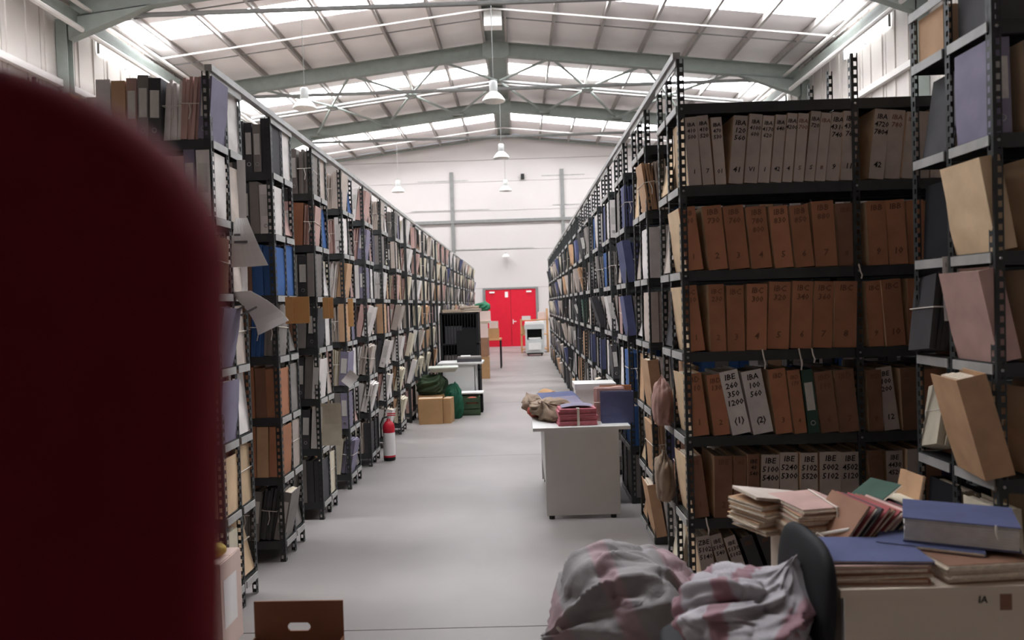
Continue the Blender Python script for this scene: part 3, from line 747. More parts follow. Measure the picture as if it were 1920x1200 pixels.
def flat_folder(x, y, z, w_, l_, t, rz, c, label, rx=0, ry=0, pages=True, grp='files heaped on the foreground desk', name='archive_folder'):
    f = thing(name, label, 'folder', (x, y, z), rz, grp); f.rotation_euler = (rx, ry, rz)
    b = MB(); b.box(-w_/2, w_/2, -l_/2, l_/2, 0, .002); b.box(-w_/2, w_/2, -l_/2, l_/2, t-.002, t); b.box(w_/2-.002, w_/2, -l_/2, l_/2, .002, t-.002)
    b.build('cover', fm(c), f)
    if pages:
        q = MB(); n_ = max(2, int(t/.007))
        for k in range(n_):
            z0 = .0022 + k*(t-.0044)/n_; z1 = .0022 + (k+1)*(t-.0044)/n_ - .0006
            q.box(-w_/2 - rnd.uniform(-.008, .006), w_/2-.004, -l_/2 - rnd.uniform(-.008, .007), l_/2-.006, z0, z1)
        q.build('pages', M_pages, f)
    return f
def heap(x, y, z, w_, l_, ts, cols, rz, what):
    for k, t in enumerate(ts):
        flat_folder(x + rnd.uniform(-.01, .01), y + rnd.uniform(-.01, .01), z, w_, l_, t, rz + R(rnd.uniform(-5, 5)), cols[k], '%s folder, %s up in %s' % (cols[k], ORD[k+1], what))
        z += t + .0008
    return z
Z0 = .7505
# front left stack under the blue cover
zt = heap(1.12, 2.50, Z0, .34, .25, [.016, .014, .016, .012], ['brown', 'dark brown', 'brown', 'pink-beige'], R(-2), 'the stack at the front desk corner')
flat_folder(1.14, 2.51, zt, .33, .25, .010, R(-5), 'navy', 'blue folder lying on top of the stack at the front desk corner')
# right: tied grey binder, blue folder, fat ledger
flat_folder(1.47, 2.49, Z0, .30, .24, .06, R(4), 'dark brown', 'dark brown tied folder underneath the fat blue ledger')
flat_folder(1.40, 2.60, Z0+.062, .32, .24, .012, R(-28), 'navy', 'thin blue folder sticking out from under the fat ledger')
lg = thing('ledger', 'fat blue ledger with pale page block on top of the right desk pile', 'book', (1.50, 2.60, Z0+.076), R(-27), None)
MB().box(-.17, .17, -.13, .13, 0, .003).box(-.17, .17, -.13, .13, .079, .083).build('cover', fm('navy'), lg)
q = MB()
for k in range(9): q.box(-.168+rnd.uniform(0, .004), .165, -.126+rnd.uniform(0, .006), .124, .0035+k*.0083, .0035+(k+1)*.0083-.0005)
q.build('pages', M_label, lg)
MB().tube([(.1, -.131, .084), (.1, -.135, .06), (.105, -.137, .04)], .003, 6).build('ribbon', M_string, lg)
# leaning reddish folders behind
M_ = ['dark brown', 'red', 'dark grey', 'red', 'dark brown', 'red', 'pink-beige', 'dark grey', 'red', 'black', 'pink-beige', 'dark grey']
for k in range(12):
    flat_folder(1.15 + k*.024, 2.76 + .007*k, Z0 + .095 - k*.004, .19 - .004*(k % 3), .24, .009, R(8 + (k % 4)), M_[k], '%s folder, %s from the left of the leaning row behind the stacks' % (M_[k], ORD[k+1]), ry=R(-52 + k*1.6))
# two tied paper stacks at the far left desk corner
zt = heap(1.09, 2.90, Z0, .20, .26, [.022]*6, ['tan', 'beige', 'tan', 'pink-beige', 'tan', 'pink-beige'], R(6), 'the tied stack at far desk corner')
zb = heap(.97, 3.02, Z0, .2, .2, [.022]*5, ['beige', 'tan', 'pink-beige', 'tan', 'tan'], R(24), 'the outermost stack overhanging the desk')
st = tag(MB().tube([(1.15, 2.757, Z0+.002), (1.15, 2.755, zt-.02), (1.15, 2.76, zt+.003), (1.15, 2.9, zt+.004), (1.15, 3.035, zt+.003)], .003, 6).build('tie_string', M_string), 'white string tied around the stack at the far desk corner', 'string')
flat_folder(1.01, 3.02, zb+.004, .28, .2, .012, R(12), 'pale grey', 'open pale folder tilted on top of the outermost stack', ry=R(9))
tag(sheet([(.83, 2.98, Z0+.028), (.93, 2.9, Z0+.012), (1.0, 3.0, Z0+.004), (.88, 3.08, Z0+.014)], (.004, -.008)).build('loose_sheet', M_paper), 'white sheet sticking out below the outermost stack', 'paper')
# red heap, green and cream folders, dark clutter at the back right
zt = heap(1.30, 2.93, Z0, .24, .18, [.03, .03, .03, .025], ['dark grey', 'dark brown', 'red', 'red'], R(-6), 'the red heap at the desk back')
flat_folder(1.36, 2.95, zt+.012, .2, .14, .008, R(25), 'green', 'dark green folder tilted on the red heap', ry=R(-24))
flat_folder(1.47, 2.98, Z0+.10, .15, .16, .010, R(-12), 'cream', 'cream folder lying behind the fat blue ledger')
flat_folder(1.47, 2.95, Z0, .22, .18, .09, R(5), 'black', 'black folder underneath the cream folder at desk back', name='archive_folder')
flat_folder(1.545, 3.00, Z0+.12, .17, .15, .012, R(5), 'tan', 'tan folder standing on end at the desk back', ry=R(-78))
flat_folder(1.30, 2.72, Z0, .26, .16, .022, R(4), 'dark grey', 'dark grey folder flat between the stacks')
flat_folder(1.33, 2.72, Z0+.023, .22, .16, .018, R(-8), 'black', 'black folder flat between the stacks')
o = tag(MB().tube([(1.10, 2.70, Z0+.03), (1.06, 2.72, Z0+.06), (1.04, 2.735, Z0+.02), (1.08, 2.74, Z0+.05), (1.15, 2.66, Z0+.09)], .006, 6).build('tie_string', M_string), 'loose white string hanging at the left desk edge', 'string')

# ------------------------------------------------------------------ grey desk in the aisle, right
d2 = thing('desk', 'pale grey desk standing end-on in the aisle', 'desk', (0, 0, 0))
MB().box(.07, .82, 5.72, 7.1, .695, .72).build('desk_top', M_deskg, d2)
MB().box(.16, .735, 5.78, 5.80, .025, .695).build('end_panel', M_deskg, d2)
MB().box(.16, .735, 7.0, 7.02, .025, .695).build('end_panel', M_deskg, d2)
MB().box(.16, .18, 5.80, 7.0, .25, .695).build('modesty_panel', M_deskg, d2)
for x in (.2, .68):
    for y in (5.79, 7.01): MB().lathe([(.0, .025), (.022, .025), (.022, 0), (0, 0)], 12, (x, y, 0)).build('foot', M_dark, d2)
M_pinkb = mat('pink_board', (190,112,122), rough=.75, var=.2, scale=20)
pb = thing('document_bundle', 'pink bundle tied with white tape lying on the grey desk', 'document bundle', (.42, 5.9, .721), R(3))
q = MB()
for k in range(7): q.box(-.15+rnd.uniform(-.008, .008), .15+rnd.uniform(-.008, .008), -.11+rnd.uniform(-.008, .008), .11, k*.019, (k+1)*.019-.002)
q.build('sheaf', M_pinkb, pb)
MB().box(-.01, .01, -.121, -.117, 0, .136).box(-.01, .01, -.121, .112, .133, .137).build('tape', M_string, pb)
sheet([(-.13, -.08, .139), (.12, -.09, .143), (.11, .1, .142), (-.12, .09, .138)], (.012, .01)).build('top_sheet', fm('lavender'), pb)
put_file('folder', 'navy', .07, .25, .25, (.74, 5.9, .721), 0, R(90), 0, label='navy blue box folder standing on the grey desk', group='files on the grey desk')
put_file('bundle', 'pink-beige', .09, .27, .25, (.70, 6.02, .721), 0, R(90), 0, label='pink folder bundle standing behind the navy box folder', group='files on the grey desk')
put_file('folder', 'brown', .06, .27, .25, (.76, 6.13, .721), 0, R(90), 0, label='brown folder standing behind the pink bundle on grey desk', group='files on the grey desk')
wb_ = thing('storage_box', 'white lidded box at the back of the grey desk', 'box', (.63, 6.6, .721))
MB().box(-.17, .17, -.14, .14, 0, .2).build('box_body', M_white, wb_); MB().box(-.18, .18, -.15, .15, .2, .25).build('lid', M_white, wb_)
tag(put('sack', sack_mesh('sack', .15, .2, .085, 8, M_brsack, .32, (-.7, -.4, .5, .05), .12, (64, 40)), None, (.24, 6.15, .721), (0, 0, .5)), 'brown cloth sack on the left edge of the grey desk', 'sack')
tag(put('sack', sack_mesh('sack', .12, .14, .075, 9, M_brsack, .32, (-.7, .2, .6, .05), .12, (64, 40)), None, (.13, 6.62, .721), (0, 0, -.4)), 'small brown sack behind the larger one on grey desk', 'sack')
M_kraft = mat('kraft_cardboard', (176,138,98), rough=.85, var=.1, scale=5)
rc = thing('cardboard_sleeve', 'curled kraft cardboard sleeve lying on the grey desk', 'cardboard', (.24, 6.75, .721), R(-75))
q = MB(); n_ = 14
for k in range(n_):
    a0 = math.pi*k/n_; a1 = math.pi*(k+1)/n_
    P = lambda r, a, x: (x, r*math.cos(a), r*1.5*math.sin(a)+.0)
    q.hexa([P(.11, a0, -.13), P(.11, a0, .13), P(.11, a1, .13), P(.11, a1, -.13), P(.116, a0, -.13), P(.116, a0, .13), P(.116, a1, .13), P(.116, a1, -.13)])
q.build('sleeve', M_kraft, rc)
flat_folder(.30, 6.34, .88, .32, .2, .012, R(14), 'navy', 'navy folder lying over the brown sack on the grey desk', rx=R(12), grp='files on the grey desk')
flat_folder(.36, 6.2, .862, .24, .16, .010, R(22), 'lavender', 'lavender folder lying over the brown sack on the grey desk', rx=R(16), grp='files on the grey desk')
tag(put('cloth', sack_mesh('cloth', .06, .07, .05, 4, mat('red_cloth', (176,84,70), rough=.8, var=.2), .12), None, (.10, 6.32, .721), (0, 0, .2)), 'crumpled red cloth at the left edge of the grey desk', 'cloth')

# ------------------------------------------------------------------ left side: papers, cards, boxes
o = thing('paper_notice', 'upper white paper notice hanging from the nearest left rack', 'paper', (0, 0, 0))
sheet([at(441, 408, 4.2), at(463, 408, 4.2), at(502, 497, 4.1), at(433, 501, 4.15)], (.01, -.02)).build('sheet', M_paper, o)
def bars(parent, p, u, v, ls, m):
    for k, (a, ln, hh) in enumerate(ls):
        c = Vector(p) + Vector(v)*a
        uu = Vector(u).normalized(); vv = Vector(v).normalized(); nn = uu.cross(vv).normalized()
        if nn.y > 0: nn = -nn
        b = MB(); p0 = c + nn*.022
        b.hexa([p0, p0+uu*ln, p0+uu*ln+vv*hh, p0+vv*hh] + [q_ + nn*.001 for q_ in (p0, p0+uu*ln, p0+uu*ln+vv*hh, p0+vv*hh)]); b.build('print_line', m, parent)
M_print = mat('grey_print', (120,116,118), rough=.9)
bars(o, at(441, 440, 4.17), (1, 0, 0), at(441, 500, 4.15) - at(441, 440, 4.17), [(0, .035, .012), (.22, .075, .014)], M_print)
o = thing('paper_notice', 'lower white paper notice curling out from the nearest left rack', 'paper', (0, 0, 0))
p4 = [at(428, 548, 4.25), at(468, 545, 4.15), at(540, 601, 4.0), at(484, 628, 4.1)]
sheet(p4, (.0, .035)).build('sheet', M_paper, o)
c0 = (p4[0]+p4[1]+p4[2]+p4[3])/4
bars(o, c0 + Vector((-.08, -.035, .0)), p4[1]-p4[0] + Vector((.05, 0, .08)), p4[3]-p4[0], [(0, .06, .012), (.12, .13, .014)], M_print)
tag(sheet([at(444, 300, 4.26), at(460, 300, 4.26), at(463, 560, 4.28), at(452, 560, 4.28)], (.003, .004)).build('paper_strip', M_paper), 'long white paper strip hanging behind the two notices', 'paper')
M_ocard = mat('orange_brown_card', (214,162,106), rough=.85, var=.08, scale=6)
for (x0, x1, y0, y1, d, lab) in ((535, 580, 557, 606, 5.05, 'largest orange-brown card hanging at the second nearest left rack'), (605, 625, 558, 597, 6.0, 'smaller orange-brown card hanging at the third nearest left rack'),
                                  (652, 661, 560, 612, 6.95, 'narrow orange-brown card hanging at the fourth nearest left rack')):
    a, b = at(x0, y0, d), at(x1, y1, d)
    tag(MB().box(a.x, b.x, d, d+.004, b.z, a.z).box(a.x, a.x+.05, d-.02, d-.016, b.z, a.z).build('hanging_card', M_ocard), lab, 'card', 'brown cards on the left racks')
for (px, py, d, w_, h_, ro, lab) in ((655, 711, 6.6, .10, .13, .7, 'small white paper sticking out of the left racks above the extinguisher'), (615, 797, 5.937, .20, .34, .0, 'large cream sheet hanging out of the third nearest left rack')):
    c = at(px, py, d); ca, sa = math.cos(ro), math.sin(ro)
    P = lambda u, v: c + Vector((u*ca + v*sa, 0, -u*sa + v*ca))
    tag(sheet([P(-w_/2, h_/2), P(w_/2, h_/2), P(w_/2, -h_/2), P(-w_/2, -h_/2)], (.004, .008)).build('loose_sheet', M_paper if w_ < .12 else fm('cream')), lab, 'paper')
# carton bottom left
M_cart = mat('pale_carton', (214,190,180), rough=.8, var=.06, scale=4)
cb = thing('carton', 'tall pale carton at bottom left beside the maroon panel', 'carton', (-1.70, 3.73, 0))
MB().box(-.2, .2, -.13, .13, 0.0, .45).build('carton_body', M_cart, cb)
MB().box(-.2, .195, -.128, 0, .45, .455).box(-.2, .195, .004, .128, .45, .455).build('flap', M_cart, cb)
MB().box(.201, .2015, -.1, .06, .12, .36).build('carton_label', M_paper, cb)
MB().box(-.05, .12, -.132, -.1305, .15, .36).build('carton_label', M_paper, cb)
tag(put('cloth', sack_mesh('cloth', .06, .05, .035, 6, mat('yellow_cloth', (206,178,96), rough=.8, var=.2), .12), None, (-1.58, 3.72, .456)), 'small yellow cloth on top of the tall pale carton', 'cloth')
# open brown carton with handle flap
M_bcart = mat('brown_carton', (122,80,58), rough=.85, var=.1, scale=5)
ob = thing('carton', 'open brown carton with handle slot at the bottom edge', 'carton', (-.94, 2.80, 0), R(-1.5))
def holed(w_, h0, h1, y, t=.006):
    b = MB(); z0, z1 = h1-.122, h1-.088; r = (z1-z0)/2; n_ = 8
    b.box(-w_/2, w_/2, y, y+t, h0, z0); b.box(-w_/2, w_/2, y, y+t, z1, h1)
    for k in range(n_):
        za = z0 + (z1-z0)*k/n_; zb = z0 + (z1-z0)*(k+1)/n_; u = ((za+zb)/2 - (z0+z1)/2)/r; hw = .03 + r*math.sqrt(max(0, 1-u*u))
        b.box(-w_/2, -hw, y, y+t, za, zb); b.box(hw, w_/2, y, y+t, za, zb)
    return b
holed(.365, 0, .505, .19).build('rear_wall', M_bcart, ob)
holed(.365, 0, .36, -.19).build('front_wall', M_bcart, ob)
for sx in (-1, 1): MB().box(min(sx*.1825, sx*.1765), max(sx*.1825, sx*.1765), -.184, .19, 0, .36).build('side_wall', M_bcart, ob)
MB().box(-.176, .176, -.184, .19, 0, .006).build('base', M_bcart, ob)
for sx in (-1, 1):
    MB().hexa([(sx*.176, -.0, .27), (sx*.176, .17, .27), (0, .17, .33), (0, 0, .33), (sx*.176, 0, .276), (sx*.176, .17, .276), (0, .17, .336), (0, 0, .336)]).build('inner_flap', M_bcart, ob)
tag(put('cloth', sack_mesh('cloth', .07, .06, .05, 12, M_paper, .1), None, (-.93, 2.68, .3)), 'white paper wad inside the open brown carton', 'paper')

# fire extinguisher
M_ext = mat('extinguisher_red', (186,36,52), rough=.4, var=.05)
fe = thing('fire_extinguisher', 'red fire extinguisher with white label beside the left racks', 'fire extinguisher', (-1.49, 8.2, 0))
MB().lathe([(.0, .002), (.062, .002), (.066, .012), (.066, .04)], 24).build('base_ring', M_dark, fe, smooth=True)
MB().lathe([(.066, .04), (.066, .36), (.06, .395), (.04, .425), (.022, .44), (.02, .46), (0, .46)], 24).build('cylinder', M_ext, fe, smooth=True)
MB().lathe([(.0668, .06), (.0668, .31)], 24).build('wrap_label', M_paper, fe, smooth=True)
MB().tube([(0, 0, .455), (0, 0, .49)], .014, 10).build('valve', M_chrome, fe)
MB().box(-.012, .075, -.012, .012, .49, .5).box(-.012, .08, -.01, .01, .51, .52).build('handle', M_ext, fe)
MB().tube([(-.012, 0, .48), (-.06, -.01, .47), (-.085, -.02, .40), (-.08, -.03, .25)], .009, 8).build('hose', M_dark, fe)

# clutter further down on the left
def carton(x, y, z, w_, l_, h_, rz, m, label, flaps=False, name='carton'):
    c = thing(name, label, 'carton', (x, y, z), rz)
    b = MB(); t = .006
    b.box(-w_/2, w_/2, -l_/2, l_/2, 0, t).box(-w_/2, w_/2, -l_/2, -l_/2+t, t, h_).box(-w_/2, w_/2, l_/2-t, l_/2, t, h_).box(-w_/2, -w_/2+t, -l_/2+t, l_/2-t, t, h_).box(w_/2-t, w_/2, -l_/2+t, l_/2-t, t, h_)
    b.build('carton_body', m, c)
    if flaps:
        for sy in (-1, 1):
            MB().hexa([(-w_/2, sy*l_/2, h_), (w_/2, sy*l_/2, h_), (w_/2, sy*(l_/2+.05), h_+.07), (-w_/2, sy*(l_/2+.05), h_+.07), (-w_/2, sy*(l_/2-.004), h_+.003), (w_/2, sy*(l_/2-.004), h_+.003), (w_/2, sy*(l_/2+.046), h_+.073), (-w_/2, sy*(l_/2+.046), h_+.073)]).build('flap', m, c)
    else:
        MB().box(-w_/2, w_/2, -l_/2, -.002, h_, h_+.005).build('flap', m, c); MB().box(-w_/2, w_/2, .002, l_/2, h_, h_+.005).build('flap', m, c)
        MB().box(-w_/2, w_/2, -.025, .025, h_+.005, h_+.0065).build('tape', M_label, c)
    return c
carton(-1.33, 10.75, 0, .34, .26, .36, R(4), M_kraft, 'brown carton on the floor below the green sack')
carton(-1.08, 10.8, 0, .11, .26, .35, R(-6), M_kraft, 'narrow brown carton beside the larger floor carton')
tag(put('sack', sack_mesh('sack', .22, .2, .15, 14, M_green, .3, (.5, -.3, .8, .06), .12, (64, 40)), None, (-1.36, 11.2, .366)), 'dark green sack behind the floor carton', 'sack')
carton(-1.36, 11.2, 0, .4, .36, .36, 0, M_kraft, 'brown carton underneath the dark green sack')
tag(put('sack', sack_mesh('sack', .13, .13, .26, 15, mat('bottle_green_cloth', (28,84,62), rough=.7, var=.2, bump=.2), .28, (.1, -.2, 1, .08), .12, (64, 40)), None, (-1.03, 11.15, .0)), 'bright green upright sack between carton and small desk', 'sack')
lid = thing('plastic_tray', 'pale grey plastic tray on top of the green sacks', 'tray', (-1.18, 11.2, .70), R(6))
MB().hexa([(-.17,-.13,.0),(.17,-.13,.0),(.17,.13,.0),(-.17,.13,.0),(-.21,-.17,.06),(.21,-.17,.06),(.21,.17,.06),(-.21,.17,.06)]).build('tray', mat('pale_plastic', (196,200,188), rough=.5), lid)
MB().box(-.22, .22, -.18, .18, .06, .075).build('rim', MATS['pale_plastic'], lid)
cr = thing('crate', 'green crate holding red and white items below the small desk', 'crate', (-.82, 11.5, 0), R(3))
for k in range(3):
    zz = .02 + k*.09
    MB().box(-.16, .16, -.14, -.125, zz, zz+.07).build('slat', M_green, cr); MB().box(-.16, .16, .125, .14, zz, zz+.07).build('slat', M_green, cr)
    MB().box(-.16, -.145, -.125, .125, zz, zz+.07).build('slat', M_green, cr); MB().box(.145, .16, -.125, .125, zz, zz+.07).build('slat', M_green, cr)
for sx in (-.15, .15):
    for sy in (-.13, .13): MB().box(sx-.012, sx+.012, sy-.012, sy+.012, 0, .29).build('corner_post', M_green, cr)
MB().box(-.145, .145, -.125, .125, .0, .02).build('base', M_green, cr)
tag(put('cloth', sack_mesh('cloth', .09, .09, .07, 16, MATS['red_cloth'], .1), None, (-.78, 11.46, .14)), 'red cloth inside the green crate', 'cloth')
tag(MB().box(-.98, -.62, 11.62, 11.9, .30, .32).build('board', M_white), 'white board lying across behind the green crate', 'board')
tag(MB().box(-.97, -.93, 11.66, 11.7, 0, .30).box(-.67, -.63, 11.66, 11.7, 0, .30).box(-.97, -.93, 11.84, 11.88, 0, .30).box(-.67, -.63, 11.84, 11.88, 0, .30).box(-.97, -.63, 11.66, 11.88, .26, .30).build('low_stool', M_dark), 'low dark stool carrying the white board', 'stool')
# small desk
d3 = thing('desk', 'small pale grey desk on the left in front of the black cabinet', 'desk', (0, 0, 0))
MB().box(-1.36, -.63, 12.0, 12.6, .735, .76).build('desk_top', M_deskg, d3)
MB().box(-1.27, -.76, 12.05, 12.07, .2, .735).build('front_panel', M_deskg, d3)
for x in (-1.27, -.76): MB().box(x-.012, x+.012, 12.05, 12.55, 0, .735).build('side_panel', M_deskg, d3)
sc = thing('scanner', 'dark grey flatbed scanner lying on the small left desk', 'scanner', (-.86, 12.25, .761), R(4))
MB().box(-.2, .2, -.14, .14, 0, .06).build('body', fm('dark grey'), sc); MB().box(-.19, .19, -.13, .13, .06, .085).build('lid', fm('grey'), sc); MB().box(-.14, .02, -.1, .06, .086, .1).build('papers', M_paper, sc)
# black wire cage cabinet
cg = thing('cage_cabinet', 'black wire mesh cabinet standing behind the small left desk', 'cabinet', (-1.07, 13.0, 0))
for sx in (-.32, .32):
    for sy in (0, .45): MB().box(sx-.02, sx+.02, sy-.02, sy+.02, 0, 1.56).build('post', M_black, cg)
for z in (.1, .55, 1.0, 1.54): MB().box(-.34, .34, -.02, .47, z, z+.025).build('shelf', M_black, cg)
for k in range(13): MB().tube([(-.3 + k*.05, -.012, .12), (-.3 + k*.05, -.012, 1.54)], .006, 5).build('wire', M_black, cg)
MB().box(-.3, .3, .44, .45, .1, 1.54).build('back_panel', M_black, cg); 
for sx in (-.325, .325): MB().box(sx-.003, sx+.003, .02, .43, .1, 1.54).build('side_panel', M_black, cg)
MB().box(-.05, .3, -.03, -.02, .8, 1.25).build('door_plate', M_dark, cg)
for k, (a, b, c, z) in enumerate(((-.26, .05, 'dark grey', 1.025), (.05, .3, 'black', 1.025), (-.28, .0, 'grey', .575), (.04, .28, 'dark grey', .575))):
    tag(MB().box(-1.07+a, -1.07+b-.01, 13.06, 13.3, z, z+.3-.03*k).build('storage_box', fm(c)), '%s box inside the black cage, %s' % (c, ['upper left', 'upper right', 'lower left', 'lower right'][k]), 'box')
flat_folder(-1.2, 13.2, 1.566, .34, .3, .05, R(3), 'tan', 'tan folder on the left top of the black cage', grp='folders on the cage')
flat_folder(-.88, 13.2, 1.566, .36, .28, .06, R(-4), 'pink-beige', 'pink-beige folder on the right top of the black cage', grp='folders on the cage')
flat_folder(-.9, 13.2, 1.63, .34, .28, .045, R(5), 'red', 'reddish folder uppermost on the black cage', grp='folders on the cage')
# stack of cartons and bags beyond the cage
carton(-.92, 17.2, 0, .36, .4, .5, R(3), M_kraft, 'lowest carton of the tall stack beyond the cage')
carton(-.93, 17.2, .507, .34, .38, .42, R(-4), mat('dull_brown_carton', (150,112,88), rough=.85), 'second carton up in the stack beyond the cage')
carton(-.93, 17.2, .935, .35, .36, .32, R(2), M_cart, 'third carton up in the stack beyond the cage')
flat_folder(-.9, 17.2, 1.265, .4, .34, .05, R(-6), 'white', 'white slab on top of the carton stack beyond the cage', grp='stack beyond the cage')
carton(-.86, 17.2, 1.318, .32, .3, .22, R(8), M_cart, 'pinkish carton near the top of the stack beyond the cage')
tag(put('sack', sack_mesh('sack', .17, .15, .1, 21, mat('mid_green_cloth', (48,112,82), rough=.7, var=.2), .3, (.3, -.2, .9, .05)), None, (-.86, 17.2, 1.546)), 'green bag on top of the carton stack beyond the cage', 'sack')
# wooden table further on
M_wood = mat('light_wood', (196,150,104), rough=.6, var=.15, scale=4)
tb = thing('table', 'small wooden table with dark legs beyond the carton stack', 'table', (-.72, 20.0, 0))
MB().box(-.2, .2, -.3, .3, .74, .78).build('table_top', M_wood, tb)
for sx in (-.17, .17):
    for sy in (-.27, .27): MB().box(sx-.02, sx+.02, sy-.02, sy+.02, 0, .74).build('leg', M_dark, tb)
carton(-.74, 20.0, .781, .3, .3, .26, R(5), M_kraft, 'brown carton on the small wooden table')
carton(-.72, 20.02, 1.053, .22, .22, .18, R(-5), M_cart, 'pale small carton on top of the table carton')
# far right: photocopier and timber shelves
pc = thing('photocopier', 'pale grey photocopier on castors near the red door', 'photocopier', (.44, 24.2, 0))
M_pcg = mat('pale_grey_plastic', (196,198,196), rough=.5, var=.04)
MB().box(-.3, .3, -.25, .3, .1, .52).build('body', M_pcg, pc); MB().box(-.2, .2, -.29, -.25, .2, .42).build('paper_tray', M_white, pc)
MB().box(-.3, -.24, -.2, .3, .52, .86).build('side_wall', M_pcg, pc); MB().box(.24, .3, -.2, .3, .52, .86).build('side_wall', M_pcg, pc); MB().box(-.24, .24, .2, .3, .52, .86).build('rear_wall', M_dark, pc)
MB().box(-.32, .32, -.22, .32, .86, 1.02).build('scanner_head', M_pcg, pc); MB().box(-.3, .3, -.2, .3, 1.02, 1.1).build('lid', M_white, pc); MB().box(-.2, .2, -.15, .15, .53, .58).build('output_paper', M_paper, pc)
MB().box(-.26, .26, -.2, .25, .05, .1).build('plinth', M_dark, pc)
for sx in (-.22, .22):
    for sy in (-.18, .22): MB().tube([(sx-.015, sy, .03), (sx+.015, sy, .03)], .03, 10).build('castor', M_dark, pc)
ts = thing('timber_shelf', 'light timber shelf frame standing behind the photocopier', 'shelf', (.3, 25.6, 0))
for x in (-.28, .62):
    for y in (0, .4): MB().box(x-.03, x+.03, y-.03, y+.03, 0, 1.15 if x < 0 else 1.5).build('upright', M_wood, ts)
for z in (.1, .6, 1.1): MB().box(-.3, .64, -.03, .43, z, z+.03).build('board', M_wood, ts)
carton(.75, 25.8, 1.132, .3, .3, .25, 0, M_cart, 'pinkish carton on top of the timber shelf')
carton(.2, 25.8, 1.132, .3, .3, .12, 0, M_pcg, 'low grey carton on top of the timber shelf')
carton(.15, 25.8, .632, .3, .3, .28, 0, M_kraft, 'brown carton on the middle board of timber shelf')

# ------------------------------------------------------------------ pendant lamps and small fittings
def lamp(x, y, z, label, sc_=1.0):
    t = thing('pendant_lamp', label, 'lamp', (x, y, z), 0, 'high bay pendant lamps')
    MB().lathe([(.24*sc_, 0), (.235*sc_, .03), (.17*sc_, .12), (.09*sc_, .19), (.085*sc_, .19), (.16*sc_, .115), (.225*sc_, .025), (.235*sc_, 0)], 24).build('shade', M_white, t, smooth=True)
    MB().lathe([(0, .42), (.07, .42), (.085, .40), (.085, .2), (.06, .19), (0, .19)], 20).build('ballast_housing', M_pcg, t, smooth=True)
    MB().lathe([(0, .03), (.03, .04), (.045, .08), (.03, .14), (.02, .19)], 14).build('bulb', M_white, t, smooth=True)
    MB().tube([(0, 0, .42), (0, 0, roofz(x) - z + .04)], .008, 6).build('hanging_rod', M_pipe, t)
lamp(XC, 15.7, ZC+4.25, 'pendant lamp on the ridge line, nearest the camera')
lamp(XC, 22.3, ZC+4.35, 'pendant lamp on the ridge line, middle of three')
lamp(XC, 28.4, ZC+4.3, 'pendant lamp on the ridge line, closest to the end wall')
lamp(-4.3, 15.4, ZC+4.15, 'pendant lamp above the left racks, nearest the camera')
lamp(-4.4, 27.8, ZC+4.3, 'pendant lamp above the left racks, near the end wall')
wl_ = thing('wall_lamp', 'small white lamp on the end wall above the door', 'lamp', (-.5, D1, 3.55))
MB().lathe([(.16, 0), (.1, .08), (.03, .12), (0, .12)], 16, (0, -.2, 0)).build('shade', M_white, wl_); MB().tube([(0, -.2, .1), (0, -.2, .16), (0, 0, .16)], .015, 6).build('arm', M_pipe, wl_)
sd = thing('loudspeaker', 'small black box fixed high on the end wall', 'loudspeaker', (.25, D1, 6.6)); MB().box(-.07, .07, -.12, -.02, 0, .2).build('case', M_black, sd); MB().box(-.02, .02, -.02, 0, .08, .12).build('bracket', M_black, sd)
jb = thing('junction_box', 'white junction box under the ridge between the rafters', 'box', (XC, 17.0, RIDGE-.5)); MB().box(-.2, .2, -.15, .15, 0, .36).build('case', M_white, jb); MB().box(-.18, .18, -.16, -.15, .03, .33).build('cover_plate', M_white, jb); MB().box(-.02, .02, -.02, .02, .36, .45).build('stem', M_pipe, jb)

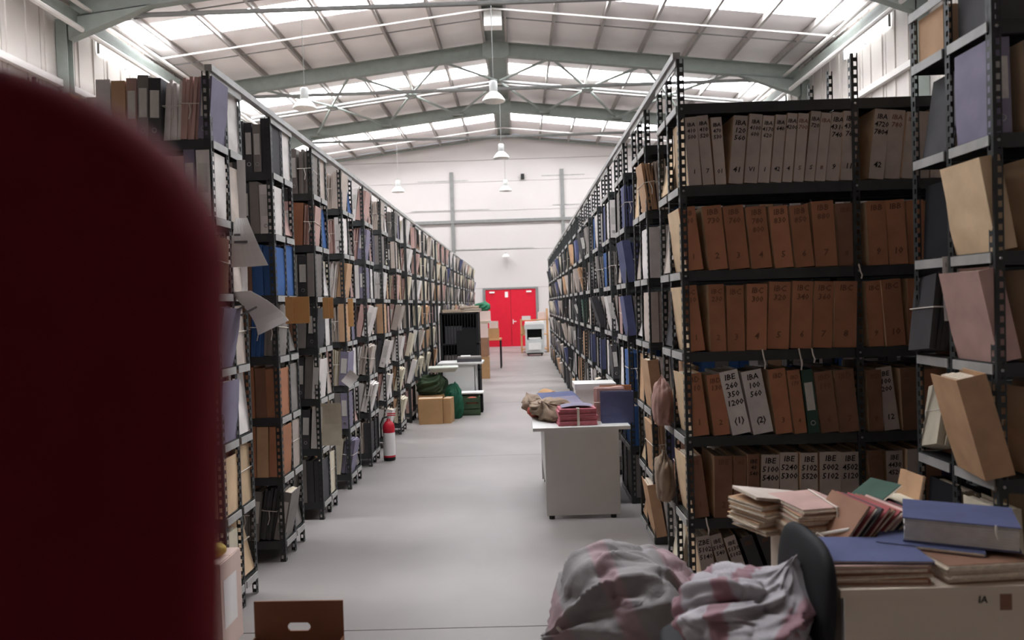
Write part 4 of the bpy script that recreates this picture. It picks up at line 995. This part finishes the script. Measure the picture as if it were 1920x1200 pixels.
# ------------------------------------------------------------------ maroon stand-in for an unidentified blurred shape, beside the camera, left
M_mar = mat('maroon_leather', (90,20,27), rough=.85, spec=.08, var=.06, scale=30, bump=.05)
S_ = .36
def mpx(px, py): return ((px-975-.0305*(py-570))*(S_+.035)/1400, CAM_H - (py-570)*(S_+.035)/1400)
mp_ = thing('padded_panel', 'dark maroon padded panel with rounded top, blurred at the left edge', 'panel', (0, 0, 0))
out = []
for k in range(0, 33):
    a = math.pi*k/32; out.append((-250 + 662*math.cos(a), 480 - 420*math.sin(a)))
out += [(-880, 1600), (-700, 6000), (520, 6000), (385, 1600), (398, 1000)]
out = [mpx(*q_) for q_ in out]
b = MB(); n_ = len(out); cx = sum(p[0] for p in out)/n_
def inset(pts, r):
    res = []
    for k in range(len(pts)):
        p0, p1, p2 = pts[k-1], pts[k], pts[(k+1) % len(pts)]
        t = Vector((p2[0]-p0[0], p2[1]-p0[1])).normalized(); nn = Vector((-t.y, t.x))
        res.append((p1[0] + nn.x*r, p1[1] + nn.y*r))
    return res
rad = .03; prof = [(rad*(1-math.sin(a)), -rad*math.cos(a)) for a in [math.pi/2*i/6 for i in range(7)]]
rings = [(i_, y_ + .03) for i_, y_ in prof] + [(i_, -y_ + .03 + .01) for i_, y_ in reversed(prof)]
for (i_, y_) in rings:
    for p in inset(out, i_): b.v.append((p[0], S_ + y_, p[1]))
for r_ in range(len(rings)-1):
    for k in range(n_): b.f.append((r_*n_+k, r_*n_+(k+1) % n_, (r_+1)*n_+(k+1) % n_, (r_+1)*n_+k)); b.mi.append(0)
b.f.append(tuple(range(n_))); b.mi.append(0); b.f.append(tuple(reversed(range((len(rings)-1)*n_, len(rings)*n_)))); b.mi.append(0)
b.build('pad', M_mar, mp_, smooth=True)
zb_ = mpx(0, 6000)[1]
for x in (-.40, -.23):
    MB().box(x-.012, x+.012, S_+.02, S_+.05, .015, zb_+.02).build('upright', M_chrome, mp_)
    MB().box(x-.02, x+.02, S_-.12, S_+.19, 0, .02).build('foot', M_chrome, mp_)

for (y, ti, sd_, m_, lab) in ((4.46, 1, 31, M_brsack, 'crumpled brown papers bulging from the facing rack end, second shelf up'), (4.47, 2, 32, mat('dusty_pink_cloth', (168,132,122), rough=.85, var=.2, scale=9), 'dusty pink cloth stuffed in the facing rack end, third shelf up')):
    tag(put('cloth', sack_mesh('cloth', .055, .09, .14, sd_, m_, .3, (0, .1, 1, .03)), None, (XRE - .045, y, RT[ti] + .001)), lab, 'cloth')
